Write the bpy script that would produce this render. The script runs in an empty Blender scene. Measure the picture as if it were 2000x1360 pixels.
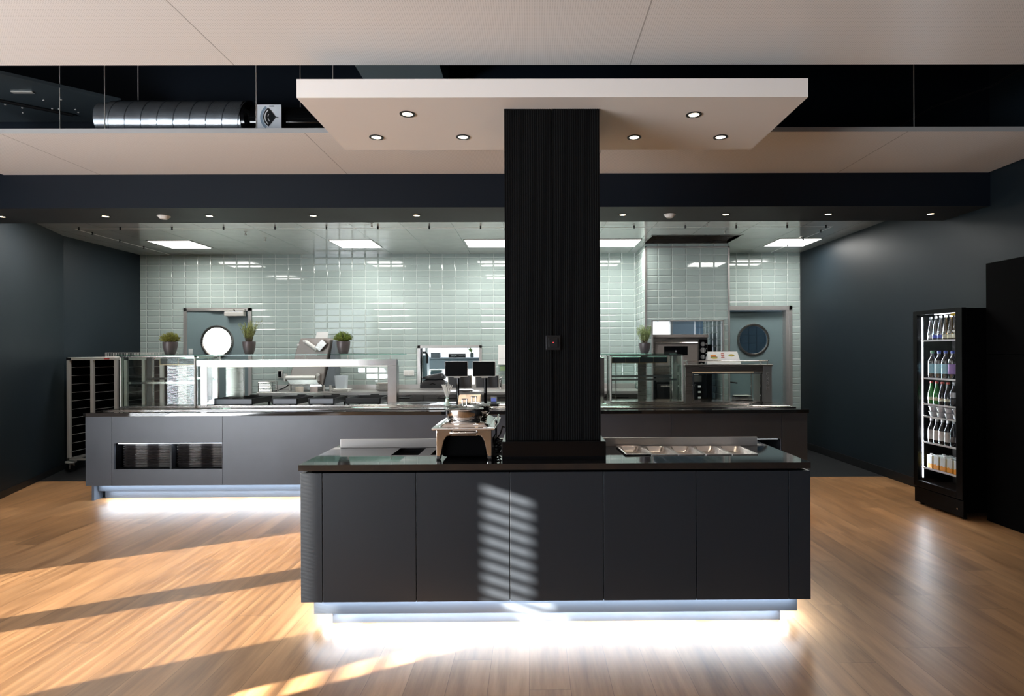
import bpy, bmesh, math, random
from mathutils import Vector, Matrix
random.seed(7)
PI = math.pi
SC = bpy.context.scene
COL = SC.collection

# ------------------------------------------------------------------ camera
cam_d = bpy.data.cameras.new('camera'); cam = bpy.data.objects.new('camera', cam_d); COL.objects.link(cam)
cam_d.sensor_width = 36; cam_d.lens = 1170 / 2000 * 36
cam_d.shift_x = -0.0235; cam_d.shift_y = 0.004
cam_d.clip_start = 0.05; cam_d.clip_end = 100
cam.matrix_world = (Matrix.Translation((0, 0, 1.5)) @ Matrix.Rotation(-0.0062, 4, 'Z')
                    @ Matrix.Rotation(PI / 2, 4, 'X') @ Matrix.Rotation(-0.0044, 4, 'Z'))
SC.camera = cam

# ------------------------------------------------------------------ view, world
SC.view_settings.view_transform = 'Standard'; SC.view_settings.look = 'None'
SC.view_settings.exposure = 0.0; SC.view_settings.gamma = 1.0
SC.view_settings.use_curve_mapping = False
world = bpy.data.worlds.new('sky'); SC.world = world; world.use_nodes = True
bg = world.node_tree.nodes['Background']
bg.inputs['Color'].default_value = (0.86, 0.94, 1.0, 1); bg.inputs['Strength'].default_value = 2.2
SC.cycles.max_bounces = 10; SC.cycles.diffuse_bounces = 4; SC.cycles.glossy_bounces = 5
SC.cycles.transparent_max_bounces = 24; SC.cycles.transmission_bounces = 8
SC.cycles.caustics_reflective = False; SC.cycles.caustics_refractive = False
SC.cycles.sample_clamp_indirect = 4.0; SC.cycles.use_denoising = True

# ------------------------------------------------------------------ large lights
def light(name, kind, loc, energy, color, direction=None, **kw):
    d = bpy.data.lights.new(name, kind); d.energy = energy; d.color = color
    for k, v in kw.items(): setattr(d, k, v)
    o = bpy.data.objects.new(name, d); COL.objects.link(o); o.location = loc
    if direction is not None:
        o.rotation_euler = Vector(direction).to_track_quat('-Z', 'Y').to_euler()
    return o
SUN = Vector((1.0, 0.55, -0.33))
light('sun', 'SUN', (-20, -11, 8), 118.0, (1.0, 0.89, 0.75), SUN, angle=math.radians(0.33))
# daylight entering through the glazed facade on the left and the windows behind the camera
light('facade_daylight', 'AREA', (-6.36, -0.4, 2.1), 170, (0.80, 0.90, 1.0), (1, 0.12, 0), shape='RECTANGLE', size=6.4, size_y=2.0)
# added fill lamp brightening the ceiling, stands in for sunlit ground outside
light('ceiling_fill', 'AREA', (-6.30, -0.4, 0.75), 860, (0.90, 0.95, 1.0), (1, 0.25, 0.8), shape='RECTANGLE', size=6.8, size_y=1.3)

# ------------------------------------------------------------------ materials
MATS = {}
def newmat(name):
    m = bpy.data.materials.new(name); m.use_nodes = True
    nt = m.node_tree; b = nt.nodes['Principled BSDF']
    return m, nt, b
def setin(b, k, v):
    if k in b.inputs: b.inputs[k].default_value = v
def mat(name, color, rough=0.5, metal=0.0, var=0.06, scale=6.0, bump=0.0, rv=0.10, coat=0.0, emit=None, estr=0.0, stretch=None, spec=None):
    if name in MATS: return MATS[name]
    m, nt, b = newmat(name)
    N = nt.nodes; L = nt.links
    tc = N.new('ShaderNodeTexCoord'); mp = N.new('ShaderNodeMapping'); no = N.new('ShaderNodeTexNoise')
    L.new(tc.outputs['Object'], mp.inputs['Vector']); L.new(mp.outputs['Vector'], no.inputs['Vector'])
    if stretch: mp.inputs['Scale'].default_value = stretch
    no.inputs['Scale'].default_value = scale; no.inputs['Detail'].default_value = 3
    mr = N.new('ShaderNodeMapRange'); mr.inputs['To Min'].default_value = max(0.0, rough - rough * rv); mr.inputs['To Max'].default_value = min(1, rough + rough * rv)
    L.new(no.outputs['Fac'], mr.inputs['Value']); L.new(mr.outputs['Result'], b.inputs['Roughness'])
    cr = N.new('ShaderNodeMix'); cr.data_type = 'RGBA'
    c = Vector(color[:3])
    cr.inputs[6].default_value = (*(c * (1 - var)), 1); cr.inputs[7].default_value = (*(c * (1 + var)), 1)
    L.new(no.outputs['Fac'], cr.inputs[0]); L.new(cr.outputs[2], b.inputs['Base Color'])
    b.inputs['Metallic'].default_value = metal
    if spec is not None: setin(b, 'Specular IOR Level', spec)
    if coat: setin(b, 'Coat Weight', coat); setin(b, 'Coat Roughness', 0.05)
    if emit: setin(b, 'Emission Color', (*emit, 1)); setin(b, 'Emission Strength', estr)
    if bump:
        bp = N.new('ShaderNodeBump'); bp.inputs['Strength'].default_value = bump; bp.inputs['Distance'].default_value = 0.002
        L.new(no.outputs['Fac'], bp.inputs['Height']); L.new(bp.outputs['Normal'], b.inputs['Normal'])
    MATS[name] = m; return m
def glass(name, tint=(0.93, 0.98, 0.96), refl=0.05, rough=0.0, facing=0.5):
    if name in MATS: return MATS[name]
    m = bpy.data.materials.new(name); m.use_nodes = True; nt = m.node_tree; N = nt.nodes; L = nt.links
    N.remove(N['Principled BSDF'])
    t = N.new('ShaderNodeBsdfTransparent'); t.inputs[0].default_value = (*tint, 1)
    g = N.new('ShaderNodeBsdfGlossy'); g.inputs['Roughness'].default_value = rough
    lw = N.new('ShaderNodeLayerWeight'); lw.inputs['Blend'].default_value = 0.5
    pw = N.new('ShaderNodeMath'); pw.operation = 'POWER'; L.new(lw.outputs['Facing'], pw.inputs[0]); pw.inputs[1].default_value = 4.0
    mr = N.new('ShaderNodeMapRange'); mr.inputs['To Min'].default_value = refl; mr.inputs['To Max'].default_value = facing
    L.new(pw.outputs[0], mr.inputs['Value'])
    mx = N.new('ShaderNodeMixShader'); L.new(mr.outputs['Result'], mx.inputs[0]); L.new(t.outputs[0], mx.inputs[1]); L.new(g.outputs[0], mx.inputs[2])
    L.new(mx.outputs[0], N['Material Output'].inputs['Surface']); MATS[name] = m; return m
def emitm(name, color, s):
    if name in MATS: return MATS[name]
    m, nt, b = newmat(name); setin(b, 'Base Color', (0.05, 0.05, 0.05, 1)); setin(b, 'Emission Color', (*color, 1)); setin(b, 'Emission Strength', s)
    MATS[name] = m; return m
def M(nt, op, a, b=None, c=None):
    n = nt.nodes.new('ShaderNodeMath'); n.operation = op
    for i, v in enumerate((a, b, c)):
        if v is None: continue
        if hasattr(v, 'links'): nt.links.new(v, n.inputs[i])
        else: n.inputs[i].default_value = v
    return n.outputs[0]
def mixc(nt, f, a, b):
    n = nt.nodes.new('ShaderNodeMix'); n.data_type = 'RGBA'
    if hasattr(f, 'links'): nt.links.new(f, n.inputs[0])
    else: n.inputs[0].default_value = f
    for i, v in ((6, a), (7, b)):
        if hasattr(v, 'links'): nt.links.new(v, n.inputs[i])
        else: n.inputs[i].default_value = (*v, 1)
    return n.outputs[2]

def tile_material(name='sage_metro_tile', tw=0.2, th=0.1, pz=0.08, c1=(0.375, 0.450, 0.425), grout=(0.66, 0.71, 0.67), rough=0.03):
    m, nt, b = newmat(name); N = nt.nodes; L = nt.links
    tc = N.new('ShaderNodeTexCoord'); sp = N.new('ShaderNodeSeparateXYZ'); L.new(tc.outputs['Object'], sp.inputs[0])
    ge = N.new('ShaderNodeNewGeometry'); sn = N.new('ShaderNodeSeparateXYZ'); L.new(ge.outputs['True Normal'], sn.inputs[0])
    side = M(nt, 'GREATER_THAN', M(nt, 'ABSOLUTE', sn.outputs[0]), 0.5)
    u = M(nt, 'ADD', M(nt, 'MULTIPLY', sp.outputs[0], M(nt, 'SUBTRACT', 1.0, side)), M(nt, 'MULTIPLY', sp.outputs[1], side))
    v = M(nt, 'SUBTRACT', sp.outputs[2], pz)
    fu = M(nt, 'FRACT', M(nt, 'ADD', M(nt, 'DIVIDE', u, tw), 100.0))
    fv = M(nt, 'FRACT', M(nt, 'ADD', M(nt, 'DIVIDE', v, th), 100.0))
    du = M(nt, 'MULTIPLY', M(nt, 'MINIMUM', fu, M(nt, 'SUBTRACT', 1.0, fu)), tw)
    dv = M(nt, 'MULTIPLY', M(nt, 'MINIMUM', fv, M(nt, 'SUBTRACT', 1.0, fv)), th)
    d = M(nt, 'MINIMUM', du, dv)
    mr = N.new('ShaderNodeMapRange'); mr.inputs['From Min'].default_value = 0.0015; mr.inputs['From Max'].default_value = 0.013; L.new(d, mr.inputs['Value'])
    gm = M(nt, 'LESS_THAN', d, 0.0022)
    idu = M(nt, 'FLOOR', M(nt, 'DIVIDE', u, tw)); idv = M(nt, 'FLOOR', M(nt, 'DIVIDE', v, th))
    cb = N.new('ShaderNodeCombineXYZ'); L.new(idu, cb.inputs[0]); L.new(idv, cb.inputs[1])
    wn = N.new('ShaderNodeTexWhiteNoise'); wn.noise_dimensions = '3D'; L.new(cb.outputs[0], wn.inputs['Vector'])
    c = Vector(c1)
    col = mixc(nt, wn.outputs['Value'], tuple(c * 0.95), tuple(c * 1.05))
    col = mixc(nt, gm, col, grout)
    L.new(col, b.inputs['Base Color'])
    # every tile sits at its own very slight tilt and has a soft wave
    no = N.new('ShaderNodeTexNoise'); no.inputs['Scale'].default_value = 3.0; L.new(tc.outputs['Object'], no.inputs['Vector'])
    tu = M(nt, 'MULTIPLY', M(nt, 'MULTIPLY', M(nt, 'SUBTRACT', wn.outputs['Value'], 0.5), fu), 0.10)
    tv = M(nt, 'MULTIPLY', M(nt, 'MULTIPLY', M(nt, 'SUBTRACT', wn.outputs['Value'], 0.5), fv), 0.05)
    h = M(nt, 'ADD', mr.outputs['Result'], M(nt, 'ADD', tu, M(nt, 'ADD', tv, M(nt, 'MULTIPLY', no.outputs['Fac'], 0.06))))
    bp = N.new('ShaderNodeBump'); bp.inputs['Strength'].default_value = 1.0; bp.inputs['Distance'].default_value = 0.0045
    L.new(h, bp.inputs['Height']); L.new(bp.outputs['Normal'], b.inputs['Normal'])
    rg = mixc(nt, gm, (rough,) * 3, (0.6,) * 3); L.new(rg, b.inputs['Roughness'])
    MATS[name] = m; return m

def wood_floor():
    m, nt, b = newmat('oak_plank_floor'); N = nt.nodes; L = nt.links
    tc = N.new('ShaderNodeTexCoord'); sp = N.new('ShaderNodeSeparateXYZ'); L.new(tc.outputs['Object'], sp.inputs[0])
    W, LN = 0.185, 1.25
    xr = M(nt, 'DIVIDE', M(nt, 'ADD', sp.outputs[0], 20.0), W); row = M(nt, 'FLOOR', xr)
    w1 = N.new('ShaderNodeTexWhiteNoise'); w1.noise_dimensions = '1D'; L.new(row, w1.inputs['W'])
    yr = M(nt, 'ADD', M(nt, 'DIVIDE', M(nt, 'ADD', sp.outputs[1], 20.0), LN), M(nt, 'MULTIPLY', w1.outputs['Value'], 3.0)); pl = M(nt, 'FLOOR', yr)
    cb = N.new('ShaderNodeCombineXYZ'); L.new(row, cb.inputs[0]); L.new(pl, cb.inputs[1])
    w2 = N.new('ShaderNodeTexWhiteNoise'); w2.noise_dimensions = '3D'; L.new(cb.outputs[0], w2.inputs['Vector'])
    fx = M(nt, 'FRACT', xr); fy = M(nt, 'FRACT', yr)
    dx = M(nt, 'MULTIPLY', M(nt, 'MINIMUM', fx, M(nt, 'SUBTRACT', 1.0, fx)), W)
    dy = M(nt, 'MULTIPLY', M(nt, 'MINIMUM', fy, M(nt, 'SUBTRACT', 1.0, fy)), LN)
    d = M(nt, 'MINIMUM', dx, dy); gap = M(nt, 'LESS_THAN', d, 0.0013)
    off = N.new('ShaderNodeVectorMath'); off.operation = 'MULTIPLY_ADD'; off.inputs[1].default_value = (13.7, 13.7, 13.7)
    L.new(w2.outputs['Color'], off.inputs[0]); L.new(tc.outputs['Object'], off.inputs[2])
    mp = N.new('ShaderNodeMapping'); mp.inputs['Scale'].default_value = (26, 1.6, 1); L.new(off.outputs[0], mp.inputs['Vector'])
    n1 = N.new('ShaderNodeTexNoise'); n1.inputs['Scale'].default_value = 1.0; n1.inputs['Detail'].default_value = 6; n1.inputs['Roughness'].default_value = 0.65; L.new(mp.outputs[0], n1.inputs['Vector'])
    mp2 = N.new('ShaderNodeMapping'); mp2.inputs['Scale'].default_value = (5, 0.9, 1); L.new(off.outputs[0], mp2.inputs['Vector'])
    n2 = N.new('ShaderNodeTexNoise'); n2.inputs['Scale'].default_value = 1.4; n2.inputs['Detail'].default_value = 3; n2.inputs['Distortion'].default_value = 0.8; L.new(mp2.outputs[0], n2.inputs['Vector'])
    f = M(nt, 'ADD', M(nt, 'MULTIPLY', n1.outputs['Fac'], 0.55), M(nt, 'MULTIPLY', n2.outputs['Fac'], 0.45))
    cr = N.new('ShaderNodeValToRGB'); L.new(f, cr.inputs[0])
    e = cr.color_ramp.elements; e[0].position = 0.30; e[0].color = (0.20, 0.100, 0.045, 1); e[1].position = 0.70; e[1].color = (0.52, 0.300, 0.148, 1)
    x = cr.color_ramp.elements.new(0.5); x.color = (0.37, 0.202, 0.094, 1)
    hv = N.new('ShaderNodeHueSaturation'); L.new(cr.outputs[0], hv.inputs['Color'])
    L.new(M(nt, 'ADD', 0.70, M(nt, 'MULTIPLY', w2.outputs['Value'], 0.3)), hv.inputs['Value'])
    col = mixc(nt, M(nt, 'MULTIPLY', gap, 0.6), hv.outputs[0], (0.07, 0.035, 0.018)); L.new(col, b.inputs['Base Color'])
    L.new(M(nt, 'ADD', 0.24, M(nt, 'MULTIPLY', n1.outputs['Fac'], 0.22)), b.inputs['Roughness'])
    setin(b, 'Specular IOR Level', 0.38)
    bp = N.new('ShaderNodeBump'); bp.inputs['Strength'].default_value = 0.25; bp.inputs['Distance'].default_value = 0.001
    L.new(M(nt, 'SUBTRACT', f, gap), bp.inputs['Height']); L.new(bp.outputs['Normal'], b.inputs['Normal'])
    return m

def grid_material(name, step, line, base, linec, rough, metal=0.0, ox=0.0, oy=0.0, coords='XY', stepv=None):
    m, nt, b = newmat(name); N = nt.nodes; L = nt.links
    tc = N.new('ShaderNodeTexCoord'); sp = N.new('ShaderNodeSeparateXYZ'); L.new(tc.outputs['Object'], sp.inputs[0])
    idx = {'X': 0, 'Y': 1, 'Z': 2}; U = sp.outputs[idx[coords[0]]]; V = sp.outputs[idx[coords[1]]]
    sv = stepv or step
    fu = M(nt, 'FRACT', M(nt, 'ADD', M(nt, 'DIVIDE', M(nt, 'SUBTRACT', U, ox), step), 100.0)); fv = M(nt, 'FRACT', M(nt, 'ADD', M(nt, 'DIVIDE', M(nt, 'SUBTRACT', V, oy), sv), 100.0))
    d = M(nt, 'MINIMUM', M(nt, 'MULTIPLY', M(nt, 'MINIMUM', fu, M(nt, 'SUBTRACT', 1.0, fu)), step), M(nt, 'MULTIPLY', M(nt, 'MINIMUM', fv, M(nt, 'SUBTRACT', 1.0, fv)), sv))
    g = M(nt, 'LESS_THAN', d, line)
    no = N.new('ShaderNodeTexNoise'); no.inputs['Scale'].default_value = 5; L.new(tc.outputs['Object'], no.inputs['Vector'])
    bc = Vector(base); c0 = mixc(nt, no.outputs['Fac'], tuple(bc * 0.9), tuple(bc * 1.1))
    L.new(mixc(nt, g, c0, linec), b.inputs['Base Color']); b.inputs['Roughness'].default_value = rough; b.inputs['Metallic'].default_value = metal
    bp = N.new('ShaderNodeBump'); bp.inputs['Strength'].default_value = 0.5; bp.inputs['Distance'].default_value = 0.001
    L.new(M(nt, 'SUBTRACT', 1.0, g), bp.inputs['Height']); L.new(bp.outputs['Normal'], b.inputs['Normal'])
    MATS[name] = m; return m

def perforated(name, base):
    m, nt, b = newmat(name); N = nt.nodes; L = nt.links
    tc = N.new('ShaderNodeTexCoord'); sp = N.new('ShaderNodeSeparateXYZ'); L.new(tc.outputs['Object'], sp.inputs[0])
    def c(o): 
        f = M(nt, 'SUBTRACT', M(nt, 'FRACT', M(nt, 'ADD', M(nt, 'DIVIDE', o, 0.012), 2000.0)), 0.5); return M(nt, 'MULTIPLY', f, f)
    r = M(nt, 'ADD', c(sp.outputs[0]), c(sp.outputs[1]))
    g = M(nt, 'LESS_THAN', r, 0.045)
    sx = M(nt, 'FRACT', M(nt, 'ADD', M(nt, 'DIVIDE', M(nt, 'SUBTRACT', sp.outputs[0], 0.56), 2.235), 10.0))
    sd = M(nt, 'MULTIPLY', M(nt, 'MINIMUM', sx, M(nt, 'SUBTRACT', 1.0, sx)), 2.235); seam = M(nt, 'LESS_THAN', sd, 0.0035)
    col = mixc(nt, M(nt, 'MULTIPLY', g, 0.55), base, tuple(Vector(base) * 0.45))
    L.new(mixc(nt, M(nt, 'MULTIPLY', seam, 0.7), col, tuple(Vector(base) * 0.3)), b.inputs['Base Color'])
    b.inputs['Roughness'].default_value = 0.38
    MATS[name] = m; return m

steel = mat('brushed_steel', (0.64, 0.61, 0.59), 0.15, 1.0, 0.015, 4, stretch=(1, 1, 30))
steel_dk = mat('dark_brushed_steel', (0.34, 0.32, 0.30), 0.28, 1.0, 0.02, 4, stretch=(1, 1, 30))
satin = mat('satin_steel_trim', (0.50, 0.48, 0.465), 0.30, 0.6, 0.04, 4)
steel_pol = mat('polished_steel', (0.75, 0.72, 0.70), 0.10, 1.0, 0.04, 8)
alu = mat('satin_aluminium', (0.50, 0.49, 0.46), 0.42, 0.25, 0.05, 10)
chrome = mat('mirror_chrome', (0.80, 0.78, 0.76), 0.045, 1.0, 0.02, 8)
blackp = mat('black_plastic', (0.008, 0.008, 0.009), 0.42, spec=0.3)
blackm = mat('black_matte', (0.0012, 0.0012, 0.0014), 0.8, spec=0.04)
blackg = mat('black_gloss', (0.003, 0.003, 0.0035), 0.07, 0, 0.02, spec=0.3)
pillar_m = mat('black_fluted_cladding', (0.0032, 0.0036, 0.0042), 0.6, spec=0.15)
anthr = mat('anthracite_laminate', (0.0125, 0.0165, 0.0225), 0.42, 0, 0.05, 1.4, spec=0.45)
counter_m = mat('grey_metallic_laminate', (0.052, 0.060, 0.076), 0.34, 0.1, 0.30, 2.2, spec=0.5)
plinth_m = mat('blue_grey_plinth', (0.085, 0.105, 0.135), 0.45, 0.2, 0.04, 3)
granite = mat('polished_black_granite', (0.010, 0.010, 0.011), 0.035, 0, 0.2, 60, spec=1.0)
wall_m = mat('dark_slate_blue_paint', (0.0075, 0.0135, 0.019), 0.5, 0, 0.05, 1.5, spec=0.25)
beam_m = mat('navy_paint', (0.0055, 0.009, 0.015), 0.5, 0, 0.05, 1.5, spec=0.15)
soffit_m = mat('charcoal_paint', (0.013, 0.013, 0.0135), 0.55, 0, 0.05, 1.5)
void_m = mat('black_void_paint', (0.003, 0.003, 0.0035), 0.8)
raft_m = perforated('perforated_white_ceiling', (0.84, 0.83, 0.82))
raftw = mat('white_plaster', (0.83, 0.79, 0.76), 0.40, 0, 0.02, 2)
edge_m = mat('grey_panel_edge', (0.40, 0.40, 0.40), 0.5, 0, 0.03, 2)
tile_m = tile_material()
tile_b = tile_material('blue_tile', 0.15, 0.15, 0.0, (0.16, 0.24, 0.32), (0.05, 0.08, 0.12), 0.1)
wood_m = wood_floor()
dtile_m = grid_material('anthracite_floor_tile', 0.2, 0.002, (0.022, 0.023, 0.025), (0.05, 0.05, 0.05), 0.30)
cass_m = grid_material('metal_ceiling_cassette', 0.6133, 0.0022, (0.84, 0.84, 0.82), (0.40, 0.40, 0.39), 0.10, 0.45, ox=-5.25, oy=8.16 - 0.6133 * 4)
door_m = mat('blue_grey_door_paint', (0.165, 0.225, 0.24), 0.42, 0, 0.03, 2)
white_p = mat('white_plastic', (0.78, 0.77, 0.74), 0.35)
paper = mat('white_paper', (0.85, 0.85, 0.83), 0.7)
glass_c = glass('clear_glass')
glass_g = glass('green_edge_glass', (0.70, 0.88, 0.83), 0.10)
glass_d = glass('dark_glass', (0.30, 0.36, 0.38), 0.16)
warm_e = emitm('warm_lamp', (1.0, 0.80, 0.52), 7.0)
warm_w = emitm('warm_white_lamp', (1.0, 0.86, 0.66), 5.0)
panel_e = emitm('neutral_light_panel', (1.0, 0.99, 0.95), 8.5)
led_e = emitm('cool_led', (0.80, 0.90, 1.0), 9.0)
niche_e = emitm('niche_led', (0.78, 0.88, 1.0), 5.0)

# ------------------------------------------------------------------ mesh helpers
def origin_of(p):
    v = Vector((0, 0, 0))
    while p is not None:
        v += p.location; p = p.parent
    return v
class MB:
    def __init__(s): s.bm = bmesh.new()
    def box(s, x0, x1, y0, y1, z0, z1, rot=None, piv=None):
        vs = [s.bm.verts.new((x, y, z)) for x in (x0, x1) for y in (y0, y1) for z in (z0, z1)]
        for f in ((0, 1, 3, 2), (4, 6, 7, 5), (0, 4, 5, 1), (2, 3, 7, 6), (0, 2, 6, 4), (1, 5, 7, 3)): s.bm.faces.new([vs[i] for i in f])
        if rot is not None:
            c = Vector(piv) if piv is not None else Vector(((x0 + x1) / 2, (y0 + y1) / 2, (z0 + z1) / 2))
            for v in vs: v.co = rot @ (v.co - c) + c
        return s
    def prism(s, pts, a0, a1, axis='z'):
        def mk(p, a):
            return {'z': (p[0], p[1], a), 'y': (p[0], a, p[1]), 'x': (a, p[0], p[1])}[axis]
        A = [s.bm.verts.new(mk(p, a0)) for p in pts]; B = [s.bm.verts.new(mk(p, a1)) for p in pts]
        n = len(pts)
        s.bm.faces.new(A); s.bm.faces.new(B[::-1])
        for i in range(n): s.bm.faces.new((A[i], B[i], B[(i + 1) % n], A[(i + 1) % n]))
        return s
    def ring(s, c, ax, r, n, u=None):
        ax = Vector(ax).normalized(); u = ax.orthogonal().normalized() if u is None else u; w = ax.cross(u)
        return [s.bm.verts.new(Vector(c) + r * (math.cos(2 * PI * i / n) * u + math.sin(2 * PI * i / n) * w)) for i in range(n)]
    def tube(s, path, r, n=10, caps=True):
        path = [Vector(p) for p in path]; rr = r if isinstance(r, (list, tuple)) else [r] * len(path); prev = None; u = None
        for i, p in enumerate(path):
            t = (path[min(i + 1, len(path) - 1)] - path[max(i - 1, 0)]).normalized()
            if u is None: u = t.orthogonal().normalized()
            else: u = (u - t * u.dot(t)).normalized()
            R = s.ring(p, t, rr[i], n, u)
            if prev:
                for k in range(n): s.bm.faces.new((prev[k], prev[(k + 1) % n], R[(k + 1) % n], R[k]))
            elif caps: s.bm.faces.new(R[::-1])
            prev = R
        if caps: s.bm.faces.new(prev)
        return s
    def cyl(s, c, r, h, n=24, axis=(0, 0, 1)):
        a = Vector(axis).normalized(); return s.tube([Vector(c), Vector(c) + a * h], r, n)
    def lathe(s, prof, c=(0, 0, 0), n=28, sx=1, sy=1, axis='z', caps=True):
        rings = []
        for r, z in prof:
            if axis == 'z': rings.append([s.bm.verts.new((c[0] + sx * r * math.cos(2 * PI * i / n), c[1] + sy * r * math.sin(2 * PI * i / n), c[2] + z)) for i in range(n)])
            else: rings.append([s.bm.verts.new((c[0] + r * math.cos(2 * PI * i / n), c[1] + z, c[2] + r * math.sin(2 * PI * i / n))) for i in range(n)])
        for a, b in zip(rings, rings[1:]):
            for k in range(n): s.bm.faces.new((a[k], a[(k + 1) % n], b[(k + 1) % n], b[k]))
        if prof[0] == prof[-1] or not caps: return s
        if prof[0][0] > 1e-5: s.bm.faces.new(rings[0][::-1])
        if prof[-1][0] > 1e-5: s.bm.faces.new(rings[-1])
        return s
    def quad(s, *p): s.bm.faces.new([s.bm.verts.new(q) for q in p]); return s
    def build(s, name, m, parent=None, bevel=0, smooth=False, seg=2):
        off = origin_of(parent)
        for v in s.bm.verts: v.co -= off
        bmesh.ops.remove_doubles(s.bm, verts=s.bm.verts, dist=1e-6)
        bmesh.ops.recalc_face_normals(s.bm, faces=s.bm.faces)
        me = bpy.data.meshes.new(name); s.bm.to_mesh(me); s.bm.free()
        me.materials.append(m)
        o = bpy.data.objects.new(name, me); COL.objects.link(o)
        if parent is not None: o.parent = parent
        if smooth:
            for p in me.polygons: p.use_smooth = True
            try: me.set_sharp_from_angle(angle=math.radians(38))
            except Exception: pass
        if bevel:
            md = o.modifiers.new('bevel', 'BEVEL'); md.width = bevel; md.segments = seg; md.limit_method = 'ANGLE'
        return o
def tag(o, label=None, cat=None, group=None, kind=None):
    if label: o['label'] = label
    if cat: o['category'] = cat
    if group: o['group'] = group
    if kind: o['kind'] = kind
    return o
def thing(name, label, cat, loc=(0, 0, 0), group=None):
    o = bpy.data.objects.new(name, None); COL.objects.link(o); o.location = loc; o.empty_display_size = 0.1
    return tag(o, label, cat, group)
def struct(name, mb, m, **k): return tag(mb.build(name, m, **k), kind='structure')
def copy_tree(o, parent=None):
    c = o.copy(); COL.objects.link(c); c.parent = parent
    for ch in list(o.children): copy_tree(ch, c)
    return c
def text(name, body, size, loc, rot, m, parent=None, ext=0.0006, align='CENTER', sx=1.0):
    cu = bpy.data.curves.new(name, 'FONT'); cu.body = body; cu.size = size; cu.extrude = ext; cu.align_x = align; cu.align_y = 'CENTER'
    t = bpy.data.objects.new('tmp', cu); COL.objects.link(t)
    bpy.context.view_layer.update()
    me = bpy.data.meshes.new_from_object(t.evaluated_get(bpy.context.evaluated_depsgraph_get()))
    bpy.data.objects.remove(t); bpy.data.curves.remove(cu)
    me.transform(Matrix.Translation(Vector(loc) - origin_of(parent)) @ rot.to_4x4() @ Matrix.Diagonal((sx, 1, 1, 1)))
    me.materials.clear(); me.materials.append(m)
    o = bpy.data.objects.new(name, me); COL.objects.link(o)
    if parent is not None: o.parent = parent
    return o
R_FRONT = Matrix.Rotation(PI / 2, 3, 'X')     # lettering facing the room (towards -Y)
ORD = ['first', 'second', 'third', 'fourth', 'fifth', 'sixth', 'seventh', 'eighth', 'ninth', 'tenth', 'eleventh', 'twelfth', 'thirteenth', 'fourteenth', 'fifteenth']

# ================================================================== SETTING
struct('floor', MB().box(-7, 4.6, -5.2, 7.1, -0.1, 0), wood_m)
struct('floor_2', MB().box(-7, 4.6, 7.1, 9.5, -0.1, 0.0), dtile_m)
YB = 9.36
b = MB()      # tiled back wall with its openings: left door, pass-through, kitchen opening, right door
Z3 = 3.04
for x0, x1, z0, z1 in ((-6.13, -5.42, 0, Z3), (-5.42, -4.37, 2.21, Z3), (-4.37, -1.75, 0, Z3), (-1.75, -0.83, 0, 0.945), (-1.75, -0.83, 1.57, Z3),
                       (-0.83, 1.715, 0, Z3), (1.715, 2.715, 1.93, Z3), (2.715, 2.93, 0, Z3), (2.93, 4.065, 2.21, Z3), (4.065, 4.22, 0, Z3)):
    b.box(x0, x1, YB, YB + 0.14, z0, z1)
struct('wall_back', b, tile_m)
b = MB()      # chimney-like tiled block with the oven opening
for x0, x1, z0, z1 in ((1.62, 1.715, 0, Z3), (2.715, 2.81, 0, Z3), (1.715, 2.715, 1.93, Z3)): b.box(x0, x1, 8.54, YB, z0, z1)
struct('wall_oven_block', b, tile_m)
b = MB()
for x in (1.62, 2.81): b.box(x - 0.012, x + 0.012, 8.53, 8.552, 0, Z3 - 0.04)
b.box(1.608, 2.822, 8.53, 8.552, Z3 - 0.06, Z3 - 0.04)
struct('trim_1', b, satin)
b = MB()      # steel lining around the oven opening
b.box(1.70, 1.718, 8.515, 8.56, 0, 1.945); b.box(2.712, 2.73, 8.515, 8.56, 0, 1.945); b.box(1.70, 2.73, 8.515, 8.56, 1.93, 1.948)
struct('trim_2', b, satin)
struct('wall_left', MB().box(-6.25, -6.10, 7.84, 9.5, 0, 3.1), wall_m)
struct('wall_left_angled', MB().prism([(-6.10, 7.84), (-5.53, 6.26), (-5.17, 5.27), (-6.6, 5.27), (-6.6, 7.84)], 0, 3.4), wall_m)
struct('wall_right', MB().box(4.20, 4.35, -5.2, 9.5, 0, 4.7), wall_m)
b = MB().prism([(-6.085, 7.80), (-5.515, 6.24), (-5.155, 5.25), (-5.17, 5.25), (-5.54, 6.27), (-6.11, 7.84)], 0, 0.075)
struct('baseboard_left', b, blackp)
struct('baseboard_right', MB().box(4.185, 4.20, 5.92, 9.36, 0, 0.10), blackp)
# recess ceiling, with the extraction opening over the oven block
b = MB()
for x0, x1, y0, y1 in ((-6.25, 1.60, 6.05, 9.5), (2.78, 4.35, 6.05, 9.5), (1.60, 2.78, 6.05, 7.92), (1.60, 2.78, 8.54, 9.5)): b.box(x0, x1, y0, y1, Z3, Z3 + 0.04)
struct('ceiling_kitchen', b, cass_m)
b = MB(); b.box(1.58, 1.60, 7.90, 8.54, Z3 - 0.004, 3.25); b.box(2.78, 2.80, 7.90, 8.54, Z3 - 0.004, 3.25); b.box(1.58, 2.80, 8.52, 8.54, Z3, 3.25); b.box(1.58, 2.80, 7.90, 7.92, Z3 - 0.004, 3.25); b.box(1.58, 2.80, 7.9, 8.54, 3.25, 3.27)
hood = thing('extraction_hood', 'dark steel extraction hood sunk into the ceiling over the tiled oven block', 'hood', (2.19, 8.2, Z3))
b.build('hood_casing', steel_dk, hood)
b = MB()
for k in range(9): b.box(1.62 + k * 0.13, 1.70 + k * 0.13, 7.95, 8.5, 3.17, 3.18)
b.build('grease_filter', steel_dk, hood)
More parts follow.
